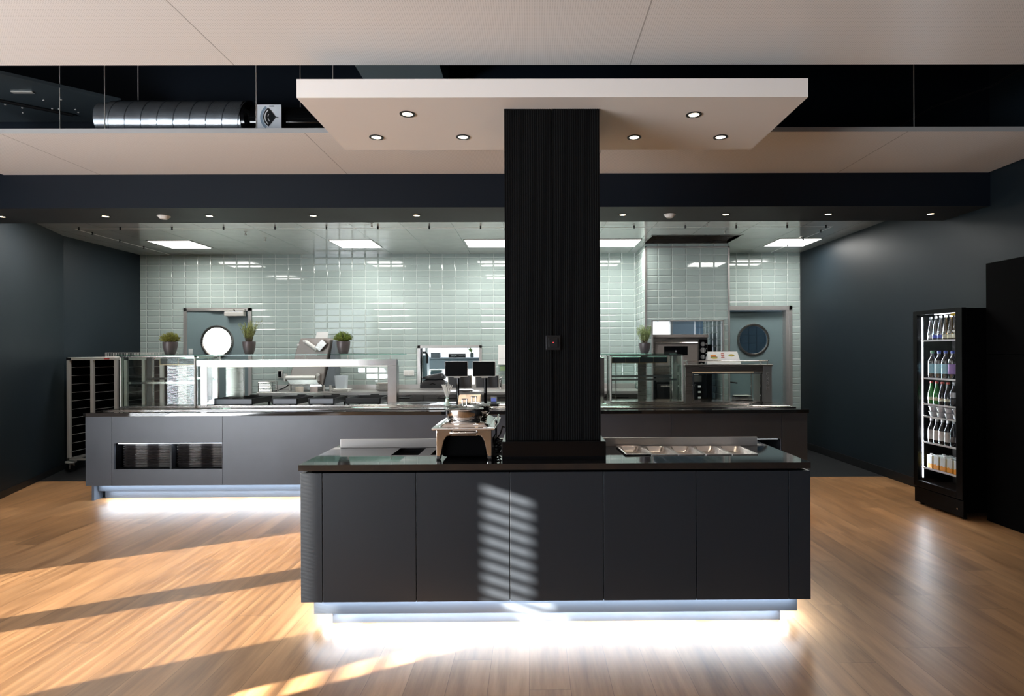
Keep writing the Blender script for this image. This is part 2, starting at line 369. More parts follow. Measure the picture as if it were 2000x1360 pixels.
# beam with the row of downlights
b = MB().box(-6.6, 4.20, 5.46, 6.08, 2.822, 4.7)
bo = struct('ceiling_beam', b, beam_m)
bo.data.materials.append(soffit_m)
for p in bo.data.polygons:
    if p.normal.z < -0.5: p.material_index = 1
struct('ceiling_void', MB().box(-7, 4.6, -5.2, 5.46, 4.6, 4.75), void_m)
# suspended white rafts
def raft(name, x0, x1, y0, y1, z0, t):
    o = struct(name, MB().box(x0, x1, y0, y1, z0, z0 + t), raft_m)
    o.data.materials.append(edge_m)
    for p in o.data.polygons:
        if abs(p.normal.z) < 0.5 or p.normal.z > 0.5: p.material_index = 1
    return o
raft('ceiling_raft_far', -4.78, 4.18, 4.43, 5.455, 3.126, 0.035)
raft('ceiling_raft_near', -4.78, 4.18, -4.6, 3.39, 3.126, 0.035)
# facade on the left with blinds, rear wall
XF = -6.5
b = MB()
b.box(XF - 0.02, XF, -5.2, -0.35, 0, 4.7); b.box(XF - 0.02, XF, -0.20, 0.30, 0, 4.7); b.box(XF - 0.02, XF, 1.25, 1.50, 0, 4.7); b.box(XF - 0.02, XF, 2.52, 5.4, 0, 4.7)
b.box(XF - 0.02, XF, -0.35, -0.20, 0, 1.62); b.box(XF - 0.02, XF, -0.35, -0.20, 2.86, 4.7)
b.box(XF - 0.02, XF, 0.30, 1.25, 0, 0.10); b.box(XF - 0.02, XF, 0.30, 1.25, 2.62, 4.7); b.box(XF - 0.02, XF, 1.50, 2.52, 0, 0.10); b.box(XF - 0.02, XF, 1.50, 2.52, 2.62, 4.7)
struct('wall_facade', b, mat('pale_facade', (0.55, 0.56, 0.57), 0.6))
b = MB()
z = 1.62
while z < 2.86: b.box(XF - 0.012, XF - 0.008, -0.36, -0.19, z, z + 0.030); z += 0.068
struct('window_1', b, alu)
b = MB(); z = 0.10
while z < 2.62:
    b.box(XF - 0.012, XF - 0.008, 0.28, 1.27, z, z + 0.0155); b.box(XF - 0.012, XF - 0.008, 1.48, 2.54, z, z + 0.0155); z += 0.021
struct('window_2', b, alu)
struct('wall_rear', MB().box(-7, 4.6, -5.3, -5.2, 0, 4.7), mat('rear_wall_paint', (0.12, 0.12, 0.12), 0.6))

# ------------------------------------------------------------------ rooms behind the back wall
struct('floor_3', MB().box(-9, 5.4, 9.5, 13.2, -0.1, 0), dtile_m)
struct('ceiling_back_room', MB().box(-9, 5.4, 9.5, 13.2, 2.9, 3.0), raftw)
b = MB()   # rear wall of the back room with daylight windows
for x0, x1, z0, z1 in ((-9, 5.4, 0, 1.40), (-9, 5.4, 2.6, 2.95), (-0.3, 2.2, 1.4, 2.6), (3.03, 5.4, 1.4, 2.6), (-9, -8.2, 1.4, 2.6)): b.box(x0, x1, 13.0, 13.1, z0, z1)
struct('wall_back_room', b, mat('pale_blue_grey_paint', (0.30, 0.38, 0.44), 0.6))
struct('wall_back_room_right', MB().box(3.06, 5.4, 11.2, 11.3, 0, 2.9), tile_b)
b = MB()
for x in (-8.2, -6.8, -5.3, -3.6, -2.32, -0.35, 2.2, 3.0): b.box(x, x + 0.05, 12.98, 13.06, 1.4, 2.6)
struct('window_3', b, alu)
b = MB(); z = 1.42
while z < 2.6: b.box(-8.1, -5.85, 12.94, 12.95, z, z + 0.03); z += 0.05
struct('window_4', b, white_p)
light('back_room_daylight', 'AREA', (-4.2, 12.85, 2.0), 60, (0.88, 0.95, 1), (0, -1, -0.2), shape='RECTANGLE', size=7, size_y=1.1)

# ------------------------------------------------------------------ doors
def porthole(cx, cz, y, parent, inner_m):
    r1, r0 = 0.256, 0.218
    b = MB(); n = 48
    b.lathe([(r0, 0), (r0, -0.012), (r0 + 0.010, -0.022), (r1 - 0.008, -0.022), (r1, -0.010), (r1, 0.0), (r0, 0)], (cx, y, cz), n, axis='y')
    b.build('porthole_frame', steel_dk, parent, smooth=True)
    MB().lathe([(r0, 0.0), (r0, 0.004)], (cx, y + 0.006, cz), n, axis='y').build('porthole_glass', inner_m, parent)
def leaf_with_hole(x0, x1, z0, z1, cx, cz, r, y0, y1):
    b = MB(); n = 48
    def sq(i):
        a = 2 * PI * i / n; c, s = math.cos(a), math.sin(a)
        tx = ((x1 - cx) / c if c > 1e-9 else (x0 - cx) / c if c < -1e-9 else 1e9); tz = ((z1 - cz) / s if s > 1e-9 else (z0 - cz) / s if s < -1e-9 else 1e9)
        t = min(tx, tz); return (cx + c * t, cz + s * t)
    # add exact corners to outer ring
    outer = [sq(i) for i in range(n)]
    for c in ((x0, z0), (x1, z0), (x0, z1), (x1, z1)):
        k = min(range(n), key=lambda i: (outer[i][0] - c[0]) ** 2 + (outer[i][1] - c[1]) ** 2); outer[k] = c
    for y in (y0, y1):
        O = [b.bm.verts.new((p[0], y, p[1])) for p in outer]
        I = [b.bm.verts.new((cx + r * math.cos(2 * PI * i / n), y, cz + r * math.sin(2 * PI * i / n))) for i in range(n)]
        for i in range(n): b.bm.faces.new((O[i], O[(i + 1) % n], I[(i + 1) % n], I[i]))
        if y == y0: O0, I0 = O, I
    for i in range(n):
        b.bm.faces.new((O0[i], O0[(i + 1) % n], O[(i + 1) % n], O[i])); b.bm.faces.new((I0[i], I0[(i + 1) % n], I[(i + 1) % n], I[i]))
    return b
d1 = tag(leaf_with_hole(-5.37, -4.42, 0, 2.16, -4.905, 1.684, 0.24, YB + 0.0, YB + 0.04).build('door_1', door_m), kind='structure')
porthole(-4.905, 1.684, YB, d1, glass_c)
b = MB(); b.box(-5.42, -5.37, YB - 0.02, YB + 0.06, 0, 2.21); b.box(-4.42, -4.37, YB - 0.02, YB + 0.06, 0, 2.21); b.box(-5.42, -4.37, YB - 0.02, YB + 0.06, 2.16, 2.21)
b.build('door_frame', satin, d1)
b = MB(); b.box(-4.75, -4.45, YB - 0.10, YB - 0.01, 2.075, 2.145); cl = b.build('door_closer', alu, d1, bevel=0.006)
MB().box(-5.0, -4.46, YB - 0.05, YB - 0.025, 2.16, 2.185).build('closer_rail', alu, cl)
MB().tube([(-4.6, YB - 0.04, 2.14), (-4.62, YB - 0.05, 2.18)], 0.01).build('closer_arm', blackp, cl)
MB().tube([(-4.50, YB, 1.05), (-4.50, YB - 0.06, 1.05), (-4.62, YB - 0.06, 1.05)], 0.011).build('door_handle', steel, d1, smooth=True)
d2 = tag(leaf_with_hole(2.98, 3.97, 0, 2.13, 3.50, 1.68, 0.24, YB + 0.11, YB + 0.15).build('door_2', door_m), kind='structure')
porthole(3.50, 1.68, YB + 0.11, d2, glass_d)
b = MB(); b.box(2.93, 2.98, YB - 0.02, YB + 0.16, 0, 2.21); b.box(4.02, 4.065, YB - 0.02, YB + 0.0, 0, 2.21); b.box(3.97, 4.05, YB - 0.01, YB + 0.16, 0, 2.19); b.box(2.93, 4.065, YB - 0.02, YB + 0.14, 2.14, 2.21)
b.build('door_frame', satin, d2)
MB().tube([(3.07, YB + 0.11, 1.02), (3.07, YB + 0.04, 1.02), (3.22, YB + 0.04, 1.0)], 0.012).build('door_handle', blackp, d2, smooth=True)
# pass-through frame
b = MB(); b.box(-1.79, -1.75, YB - 0.02, YB + 0.15, 0.93, 1.61); b.box(-0.83, -0.79, YB - 0.02, YB + 0.15, 0.93, 1.61); b.box(-1.79, -0.79, YB - 0.02, YB + 0.15, 1.57, 1.61); b.box(-1.79, -0.79, YB - 0.02, YB + 0.15, 0.915, 0.95)
tag(b.build('window_5', satin), kind='structure')

# ------------------------------------------------------------------ pillar
def fluted(x0, x1, y0, y1, z0, z1, p=0.0125, d=0.004):
    pts = []
    def run(ax, bx, f):
        n = int(round(abs(bx - ax) / p)); s = (bx - ax) / n
        for i in range(n):
            a = ax + i * s
            pts.append(f(a, 0)); pts.append(f(a + s * 0.30, 0)); pts.append(f(a + s * 0.30, d)); pts.append(f(a + s * 0.95, d))
    run(x0, x1, lambda a, o: (a, y0 + o))
    run(y0, y1, lambda a, o: (x1 - o, a))
    run(x1, x0, lambda a, o: (a, y1 - o))
    run(y1, y0, lambda a, o: (x0 + o, a))
    # drop duplicated consecutive points
    out = [pts[0]]
    for q in pts[1:]:
        if (Vector(q) - Vector(out[-1])).length > 1e-5: out.append(q)
    return MB().prism(out, z0, z1)
pil = thing('pillar_cladding', 'tall black fluted pillar rising from the middle of the island to the floating ceiling panel', 'pillar', (0.115, 3.62, 1.0))
fluted(-0.153, 0.113, 3.37, 3.87, 1.003, 2.869).build('fluted_panel', pillar_m, pil)
fluted(0.119, 0.383, 3.37, 3.87, 1.003, 2.869).build('fluted_panel', pillar_m, pil)
MB().box(-0.171, 0.407, 3.33, 3.90, 0.9005, 1.002).build('pillar_base', blackg, pil, bevel=0.001)['label'] = 'glossy black box around the pillar foot'
sw = thing('pillar_switch', 'square black switch with a tiny red light on the front of the pillar', 'switch', (0.117, 3.366, 1.552))
MB().box(0.076, 0.158, 3.356, 3.3695, 1.511, 1.593).build('switch_plate', blackp, sw, bevel=0.003)
MB().box(0.091, 0.143, 3.350, 3.357, 1.526, 1.578).build('rocker', blackp, sw, bevel=0.002)
MB().cyl((0.117, 3.350, 1.553), 0.0018, -0.0015, 10, (0, 1, 0)).build('indicator_light', emitm('red_dot', (1, 0.05, 0.05), 6), sw)

# ------------------------------------------------------------------ floating ceiling panel
fp = struct('ceiling_panel_floating', MB().box(-1.258, 1.493, 3.22, 4.05, 2.87, 2.97), raftw)
def downlight(x, y, z, label, group, r=0.046, emat=warm_w, power=6, cone=85, blend=0.9, color=(1, 0.82, 0.6), cat='downlight'):
    t = thing('downlight', label, cat, (x, y, z), group)
    n = 32
    b = MB(); b.lathe([(r * 0.66, 0.004), (r * 0.70, -0.004), (r, -0.004), (r, 0.0), (r * 0.66, 0.004)], (x, y, z), n); b.build('trim_ring', blackp, t, smooth=True)
    MB().lathe([(r * 0.66, -0.0025), (r * 0.66, -0.001)], (x, y, z), n).build('lamp_lens', emat, t)
    if power: light('downlight_beam', 'SPOT', (x, y, z - 0.02), power, color, (0, 0, -1), spot_size=math.radians(cone), spot_blend=blend, shadow_soft_size=0.03)
    return t
for x, y, w in ((-0.71, 3.44, 'left half, nearest the front edge'), (-0.984, 3.81, 'left half, back row, outer one'), (-0.434, 3.81, 'left half, back row, beside the pillar'),
                (0.94, 3.457, 'right half, nearest the front edge'), (0.656, 3.82, 'right half, back row, beside the pillar'), (1.208, 3.82, 'right half, back row, outer one')):
    downlight(x, y, 2.87, 'lit round downlight in floating ceiling panel, ' + w, 'downlights in the floating panel', 0.045, power=7)
k = 0
for i in range(10):
    x = -5.08 + 0.993 * i
    lab = 'small warm downlight in the dark beam, ' + ORD[i] + ' from the left'
    downlight(x, 5.77, 2.822, lab, 'downlights in the dark beam', 0.044, warm_e, 45, 70, 0.8, (1, 0.76, 0.48))
for x, w in ((-3.53, 'left of the pillar'), (1.33, 'right of the pillar')):
    t = thing('smoke_detector', 'small white round smoke detector under the dark beam, ' + w, 'smoke detector', (x, 5.77, 2.822), 'smoke detectors')
    MB().lathe([(0.0, -0.032), (0.03, -0.030), (0.045, -0.016), (0.05, 0)], (x, 5.77, 2.822)).build('detector_head', white_p, t, smooth=True)
    MB().lathe([(0.058, -0.006), (0.058, 0)], (x, 5.77, 2.822)).build('detector_base', white_p, t)
# kitchen light panels
for x0, ya, yb, w in ((-5.23, 8.18, 8.745, 'far left, above the porthole door'), (-2.76, 8.18, 8.745, 'second from the left'), (-0.92, 8.18, 8.745, 'just left of the pillar'), (0.925, 8.18, 8.745, 'just right of the pillar'), (3.40, 8.18, 8.745, 'far right, above the right door'),
                     (-5.23, 6.38, 6.945, 'hidden behind the beam at the left, mirrored in the tiles'), (-0.92, 6.38, 6.945, 'hidden behind the beam at the middle, mirrored in the tiles'), (2.75, 6.38, 6.945, 'hidden behind the beam at the right, mirrored in the tiles')):
    t = thing('light_panel', 'bright square kitchen ceiling light, ' + w, 'ceiling light', (x0 + 0.285, (ya + yb) / 2, Z3), 'square light panels')
    MB().box(x0, x0 + 0.57, ya, yb, Z3 - 0.006, Z3 - 0.001).build('diffuser', panel_e, t)
    b = MB(); f = 0.012
    b.box(x0 - f, x0, ya - f, yb + f, Z3 - 0.008, Z3); b.box(x0 + 0.57, x0 + 0.57 + f, ya - f, yb + f, Z3 - 0.008, Z3); b.box(x0 - f, x0 + 0.57 + f, ya - f, ya, Z3 - 0.008, Z3); b.box(x0 - f, x0 + 0.57 + f, yb, yb + f, Z3 - 0.008, Z3)
    b.build('frame', alu, t)
    light('light_panel_glow', 'AREA', (x0 + 0.285, (ya + yb) / 2, Z3 - 0.03), 22, (1, 0.98, 0.93), (0, 0, -1), shape='RECTANGLE', size=0.55, size_y=0.55)
# thin rail with black pegs under the kitchen ceiling
rail = thing('ceiling_rail', 'thin pale wire rail with small black pegs running round under the kitchen ceiling', 'rail', (-0.9, 7.31, Z3))
MB().tube([(-5.55, 9.2, Z3 - 0.02), (-5.55, 7.31, Z3 - 0.02), (3.68, 7.31, Z3 - 0.02), (3.68, 9.2, Z3 - 0.02)], 0.0035, 6).build('wire', white_p, rail)
pegs = [(-5.0 + 0.625 * i, 7.31) for i in range(14)] + [(-5.5, 7.31), (3.6, 7.31)] + [(-5.55, 7.6 + 0.5 * i) for i in range(3)] + [(3.68, 7.6 + 0.5 * i) for i in range(3)]
for x, y in pegs: MB().cyl((x, y, Z3 - 0.035), 0.010, 0.036, 10).build('peg', blackp, rail)
# dark mirrors of the sprinkler heads
for x, y, w in ((-3.62, 7.6, 'nearer one of the left pair'), (-3.55, 8.0, 'farther one of the left pair'), (-1.9, 7.12, 'above the dough sheeter'), (2.1, 7.16, 'before the extraction hood'), (2.45, 7.6, 'beside the extraction hood')):
    t = MB().lathe([(0.0, -0.05), (0.012, -0.048), (0.012, -0.03), (0.005, -0.025), (0.005, -0.01), (0.02, -0.002), (0.02, 0)], (x, y, Z3)).build('sprinkler_head', alu, smooth=True)
    tag(t, 'tiny metal sprinkler head in the kitchen ceiling, ' + w, 'sprinkler', 'sprinkler heads in the kitchen ceiling')

# ================================================================== ISLAND
isl = thing('island_cabinet', 'black island counter cabinet with flat doors floating on a lit stepped plinth, nearest the camera', 'cabinet', (0.124, 3.6, 0))
MB().box(-1.249, 1.498, 3.252, 4.03, 0.157, 0.850).build('carcass', blackm, isl)
edges = [-1.251, -1.134, -0.630, -0.126, 0.380, 0.882, 1.382, 1.500]
for i, (a, c) in enumerate(zip(edges, edges[1:])):
    nm = 'end_panel' if i in (0, 6) else 'cabinet_door'
    MB().box(a + (0.0018 if i else 0), c - (0.0018 if i < 6 else 0), 3.23, 3.25, 0.157, 0.852).build(nm, anthr, isl, bevel=0.0012)
for x in (-1.251, 1.482): MB().box(x, x + 0.018, 3.252, 4.03, 0.157, 0.852).build('side_panel', anthr, isl)
MB().box(-1.205, 1.455, 3.27, 3.99, 0.846, 0.868).build('shadow_gap', blackm, isl)
MB().box(-1.203, 1.452, 3.29, 3.97, 0.069, 0.1565).build('plinth_step', plinth_m, isl)
MB().box(-1.118, 1.376, 3.335, 3.925, 0.0, 0.069).build('plinth_foot', plinth_m, isl)
for z, x0, x1, y0, y1, in ((0.153, -1.19, 1.44, 3.278, 3.982), (0.065, -1.11, 1.37, 3.325, 3.935)):
    w = 0.006
    b = MB(); b.box(x0, x1, y0 - w, y0, z, z + 0.003); b.box(x0, x1, y1, y1 + w, z, z + 0.003)
    b.build('led_strip', led_e, isl)
LC = (0.80, 0.90, 1.0)
def led(x, y, z, sx, sy, e, d=(0, 0, -1)): 
    o = light('led_light', 'AREA', (x, y, z), e, LC, d, shape='RECTANGLE', size=sx, size_y=sy); return o
led(0.124, 3.270, 0.150, 2.62, 0.020, 9, (0, -0.25, -1)); led(0.13, 3.312, 0.064, 2.46, 0.018, 16, (0, -0.35, -1))
led(0.124, 3.99, 0.150, 2.62, 0.020, 8); 
for x, dx in ((-1.227, -0.3), (1.476, 0.3)):
    o = led(x, 3.62, 0.150, 0.02, 0.60, 3.0); o.rotation_euler = (0, 0, 0)
for x in (-1.16, 1.414):
    o = led(x, 3.62, 0.064, 0.02, 0.55, 4.0); o.rotation_euler = (0, 0, 0)
# worktop with cut-outs
top = thing('island_worktop', 'mirror-polished black stone worktop of the island, around the pillar', 'worktop', (0.124, 3.6, 0.867))
X0, X1, Y0, Y1 = -1.257, 1.497, 3.218, 4.05
b = MB()
pans_x0 = 0.527; pitch = 0.1555
holes = [(-0.83, -0.67, 3.51, 3.77), (-0.60, -0.44, 3.51, 3.77), (0.535, 1.30, 3.462, 3.762)]
xs = [X0] + [v for h in holes for v in h[:2]] + [X1]
for i in range(0, len(xs), 2): b.box(xs[i], xs[i + 1], Y0, Y1, 0.867, 0.900)
for h in holes:
    b.box(h[0], h[1], Y0, h[2], 0.867, 0.900); b.box(h[0], h[1], h[3], Y1, 0.867, 0.900)
b.build('stone_slab', granite, top)
for h in holes[:2]:
    MB().box(h[0], h[1], h[2], h[3], 0.868, 0.870).build('black_well', blackm, top)
for x0, x1 in ((-1.215, -0.18), (0.415, 1.425)):
    MB().box(x0, x1, 3.79, 3.806, 0.900, 0.955).build('steel_upstand', satin, top, bevel=0.002)
# five food pans in the worktop
def rrect(x0, x1, y0, y1, r, n=5):
    pts = []
    for cx, cy, a0 in ((x1 - r, y1 - r, 0), (x0 + r, y1 - r, 90), (x0 + r, y0 + r, 180), (x1 - r, y0 + r, 270)):
        for k in range(n + 1):
            a = math.radians(a0 + 90 * k / n); pts.append((cx + r * math.cos(a), cy + r * math.sin(a)))
    return pts
def loft(b, loops, cap0=False, cap1=True):
    R = [[b.bm.verts.new(p) for p in lp] for lp in loops]
    for a, c in zip(R, R[1:]):
        n = len(a)
        for k in range(n): b.bm.faces.new((a[k], a[(k + 1) % n], c[(k + 1) % n], c[k]))
    if cap0: b.bm.faces.new(R[0])
    if cap1: b.bm.faces.new(R[-1])
    return b
def gn_pan(x, y, z, w, l, dep, label, tilt=0.0, rotz=0.0):
    t = thing('food_pan', label, 'food pan', (0, 0, 0), 'food pans in the island worktop')
    L = lambda e, zz, r: [(px, py, zz) for px, py in rrect(-w / 2 - e, w / 2 + e, -l / 2 - e, l / 2 + e, r)]
    b = MB(); loft(b, [L(0, -0.004, 0.008), L(0, 0.0, 0.008), L(-0.010, 0.0, 0.020), L(-0.014, -0.006, 0.030), L(-0.024, -dep, 0.030), L(-0.034, -dep - 0.006, 0.026)])
    b.build('pan_body', mat('food_pan_steel', (0.80, 0.76, 0.72), 0.26, 0.75, 0.03, 8), t, smooth=True)
    t.location = (x, y, z); t.rotation_euler = (0, tilt, rotz); return t
wl = ['farthest left, its rim lifted over its neighbour', 'second from the left', 'in the middle of the row', 'second from the right', 'farthest right']
for i in range(5):
    gn_pan(pans_x0 + 0.078 + i * pitch, 3.612, 0.905 + (0.004 if i == 0 else 0), 0.154, 0.315, 0.03, 'steel food pan in island worktop, ' + wl[i], tilt=(0.012, 0, 0, 0, 0)[i], rotz=(0.04, 0, -0.01, 0.02, 0)[i])

# chafing dish
cd = thing('chafing_dish', 'rectangular chrome chafing dish on legs at the left of the black pillar', 'chafing dish', (-0.385, 3.61, 0.9))
cx0, cx1, cy0, cy1 = -0.540, -0.228, 3.345, 3.86
zr = 1.078
b = MB()
LL = lambda e, z, r: [(px, py, z) for px, py in rrect(cx0 - e, cx1 + e, cy0 - e, cy1 + e, r)]
loft(b, [LL(0.022, zr - 0.010, 0.012), LL(0.024, zr - 0.004, 0.012), LL(0.022, zr + 0.001, 0.012), LL(-0.004, zr + 0.006, 0.02), LL(-0.018, zr + 0.004, 0.02), LL(-0.024, zr + 0.014, 0.02), LL(-0.045, zr + 0.026, 0.03), LL(-0.060, zr + 0.028, 0.03)], cap0=True)
b.build('lid_tray', chrome, cd, smooth=True)
b = MB(); b.box(cx0 + 0.008, cx1 - 0.008, cy0 + 0.006, cy0 + 0.012, 1.034, zr - 0.008); b.box(cx0 + 0.008, cx1 - 0.008, cy1 - 0.012, cy1 - 0.006, 0.995, zr - 0.008); b.box(cx0 + 0.006, cx0 + 0.012, cy0 + 0.006, cy1 - 0.006, 0.995, zr - 0.008); b.box(cx1 - 0.012, cx1 - 0.006, cy0 + 0.006, cy1 - 0.006, 0.995, zr - 0.008)
b.build('apron', chrome, cd)
for sx in (0, 1):
    for sy in (0, 1):
        X = cx0 if sx == 0 else cx1; s = 1 if sx == 0 else -1; Y = cy0 if sy == 0 else cy1 - 0.03
        # broad legs that taper down with a curved inner edge
        pts = [(X, 0.9045), (X + s * 0.026, 0.9045), (X + s * 0.034, 0.955), (X + s * 0.044, 1.005), (X + s * 0.060, 1.030), (X + s * 0.088, 1.036), (X + s * 0.088, zr - 0.010), (X, zr - 0.010)]
        lg = MB().prism(pts, Y, Y + 0.03, 'y').build('leg', chrome, cd, bevel=0.006, seg=4)
        MB().box(min(X + s * 0.002, X + s * 0.022), max(X + s * 0.002, X + s * 0.022), Y + 0.002, Y + 0.028, 0.9005, 0.9045).build('rubber_foot', blackp, lg)
MB().tube([(-0.455, cy0 + 0.003, 1.052), (-0.453, cy0 - 0.022, 1.052), (-0.440, cy0 - 0.026, 1.052), (-0.328, cy0 - 0.026, 1.052), (-0.315, cy0 - 0.022, 1.052), (-0.313, cy0 + 0.003, 1.052)], 0.0075, 12).build('handle', chrome, cd, smooth=True)
b = MB().box(cx0 + 0.03, cx1 - 0.03, cy0 + 0.032, cy1 - 0.04, 0.912, 1.06); b.build('heating_unit', blackm, cd, bevel=0.012)
MB().box(cx1 - 0.10, cx1 - 0.05, cy0 + 0.04, cy0 + 0.051, 0.94, 0.965).build('control_box', blackg, cd)
b = MB(); b.tube([(cx0 - 0.02, cy0, zr + 0.005)] and [(cx1 + 0.012, cy0 + 0.1 + 0.04 * i, zr + 0.012 * math.sin(i * 0.9) + 0.012) for i in range(10)], 0.006, 8)
b.build('hinge_bar', chrome, cd, smooth=True)
# pots on the chafing dish
def pot(cx, cy, z, r, h, label):
    t = thing('saucepan', label, 'pot', (cx, cy, z), 'steel pots on the chafing dish')
    MB().lathe([(0.0, 0.0), (r * 0.88, 0.0), (r * 0.90, 0.012), (r * 0.97, 0.016), (r, 0.024), (r, h), (r * 1.03, h + 0.003), (r * 0.97, h + 0.003), (r * 0.96, 0.03), (0, 0.028)], (cx, cy, z), 48).build('pot_body', steel_pol, t, smooth=True)
    ld = MB().lathe([(r * 0.99, h + 0.004), (r * 0.93, h + 0.008), (r * 0.6, h + 0.022), (0.0, h + 0.030)], (cx, cy, z), 48).build('glass_lid', glass('lid_glass', (0.92, 0.94, 0.93), 0.10), t, smooth=True)
    b = MB()
    b.lathe([(r * 1.0, h + 0.001), (r * 1.02, h + 0.006), (r * 0.96, h + 0.008), (r * 0.95, h + 0.004), (r * 1.0, h + 0.001)], (cx, cy, z), 48); b.build('lid_rim', chrome, ld, smooth=True)
    zz = z + h + 0.022
    b = MB(); b.tube([(cx - 0.012, cy, zz), (cx - 0.013, cy, zz + 0.035)], 0.0032, 8); b.tube([(cx + 0.012, cy, zz), (cx + 0.013, cy, zz + 0.035)], 0.0032, 8); b.tube([(cx - 0.018, cy, zz + 0.036), (cx + 0.018, cy, zz + 0.036)], 0.004, 8)
    b.build('lid_handle', steel, ld, smooth=True)
    b = MB()
    b.tube([(cx + r * 0.96, cy - 0.03, z + h * 0.7), (cx + r * 1.18, cy - 0.025, z + h * 0.7), (cx + r * 1.18, cy + 0.025, z + h * 0.7), (cx + r * 0.96, cy + 0.03, z + h * 0.7)], 0.0045, 8)
    b.build('side_handle', chrome, t, smooth=True)
    return t
pot(-0.397, 3.50, zr + 0.0285, 0.108, 0.062, 'front steel pot with a glass lid on the chafing dish')
pot(-0.365, 3.725, zr + 0.0285, 0.100, 0.060, 'rear steel pot with a glass lid on the chafing dish, half hidden')
# its black cable beside the pillar
pts = []
for i in range(70):
    a = i * 0.42; r = 0.035 + 0.008 * math.sin(i * 1.3)
    pts.append((-0.205 + r * 0.45 * math.cos(a), 3.50 + 0.07 * math.sin(a), 0.915 + 0.0011 * i + 0.006 * math.sin(i * .9)))
pts = [(-0.236, 3.55, 1.0), (-0.22, 3.5, 0.93)] + pts + [(-0.19, 3.52, 1.02), (-0.178, 3.56, 1.06), (-0.172, 3.6, 1.05)]
tag(MB().tube(pts, 0.0042, 6).build('power_cable', blackp, smooth=True), 'coiled black power cable between the chafing dish and the pillar foot', 'cable')

# ================================================================== SERVING COUNTER
sc = thing('serving_counter', 'long grey serving counter cabinet with lit plinth and tray niches, behind the island', 'cabinet', (-0.9, 6.7, 0))
FY = 6.13; A, B = -4.557, 2.82
zt, zb = 0.862, 0.157
n1 = (-4.265, -3.170, 0.322, 0.589); n2 = (1.70, 2.545, 0.322, 0.600)
seams = [A, -4.29, -3.165, -0.876, 1.418, 2.555, B]
for a, c in zip(seams, seams[1:]):
    a1, c1 = a + 0.0018, c - 0.0018; b = MB(); nn = None
    for q in (n1, n2):
        if q[0] > a and q[1] < c: nn = q
    if nn:
        b.box(a1, c1, FY, FY + 0.02, zb, nn[2]); b.box(a1, c1, FY, FY + 0.02, nn[3], zt); b.box(a1, nn[0], FY, FY + 0.02, nn[2], nn[3]); b.box(nn[1], c1, FY, FY + 0.02, nn[2], nn[3])
    else: b.box(a1, c1, FY, FY + 0.02, zb, zt)
    b.build('front_panel', counter_m, sc)
for x in (A, B - 0.02): MB().box(x, x + 0.02, FY + 0.021, 7.28, 0.157, zt).build('side_panel', counter_m, sc)
MB().box(A + 0.025, B - 0.025, 6.62, 7.26, 0.16, 0.86).build('carcass', blackm, sc)
MB().box(A + 0.03, B - 0.03, 6.155, 6.6, 0.70, 0.858).build('carcass', blackm, sc)
for q in (n1, n2):
    b = MB(); b.box(q[0] - 0.01, q[0], FY + 0.021, 6.6, q[2] - 0.01, q[3] + 0.01); b.box(q[1], q[1] + 0.01, FY + 0.021, 6.6, q[2] - 0.01, q[3] + 0.01); b.box(q[0], q[1], FY + 0.021, 6.6, q[2] - 0.01, q[2]); b.box(q[0], q[1], FY + 0.021, 6.6, q[3], q[3] + 0.01); b.box(q[0], q[1], 6.59, 6.6, q[2], q[3])
    b.build('niche_lining', blackm, sc)
    MB().box(q[0] + 0.02, q[1] - 0.02, FY + 0.030, FY + 0.042, q[3] - 0.010, q[3] - 0.003).build('led_strip', niche_e, sc)
    light('led_light', 'AREA', ((q[0] + q[1]) / 2, FY + 0.036, q[3] - 0.014), 2.6, LC, (0, 0.45, -1), shape='RECTANGLE', size=q[1] - q[0] - 0.06, size_y=0.02)
MB().box(-3.72, -3.70, FY + 0.03, 6.58, n1[2], n1[3]).build('niche_divider', blackp, sc)
# plinth
MB().box(A + 0.07, B - 0.10, 6.21, 7.2, 0.085, 0.156).build('plinth_step', plinth_m, sc)
MB().box(A + 0.10, B - 0.16, 6.27, 7.15, 0.0, 0.085).build('plinth_foot', plinth_m, sc)
MB().box(A + 0.04, A + 0.065, FY + 0.03, 7.2, 0.0, 0.156).build('plinth_end', plinth_m, sc)
for z, y in ((0.153, 6.195), (0.081, 6.255)): MB().box(A + 0.1, B - 0.14, y, y + 0.006, z, z + 0.003).build('led_strip', led_e, sc)
led(-0.9, 6.18, 0.150, 7.1, 0.03, 24, (0, -0.2, -1)); led(-0.9, 6.24, 0.080, 7.0, 0.02, 26, (0, -0.35, -1))
# worktop + tray rails
wt = thing('counter_worktop', 'long dark stone and steel worktop with tray rail on the grey serving counter', 'worktop', (-0.9, 6.7, 0.864))
MB().box(A - 0.012, B + 0.012, 6.115, 6.30, 0.8635, 0.900).build('stone_edge', granite, wt, bevel=0.002)
MB().box(A - 0.012, B + 0.012, 6.302, 7.30, 0.8635, 0.900).build('steel_top', steel, wt)
MB().box(-4.50, 2.78, 6.30, 6.33, 0.900, 0.912).build('tray_rail', steel_pol, wt, bevel=0.003)
MB().box(-4.50, 2.78, 6.44, 6.47, 0.900, 0.912).build('tray_rail', steel_pol, wt, bevel=0.003)
MB().box(-4.50, 2.40, 6.62, 6.66, 0.900, 0.925).build('raised_sill', steel, wt, bevel=0.003)
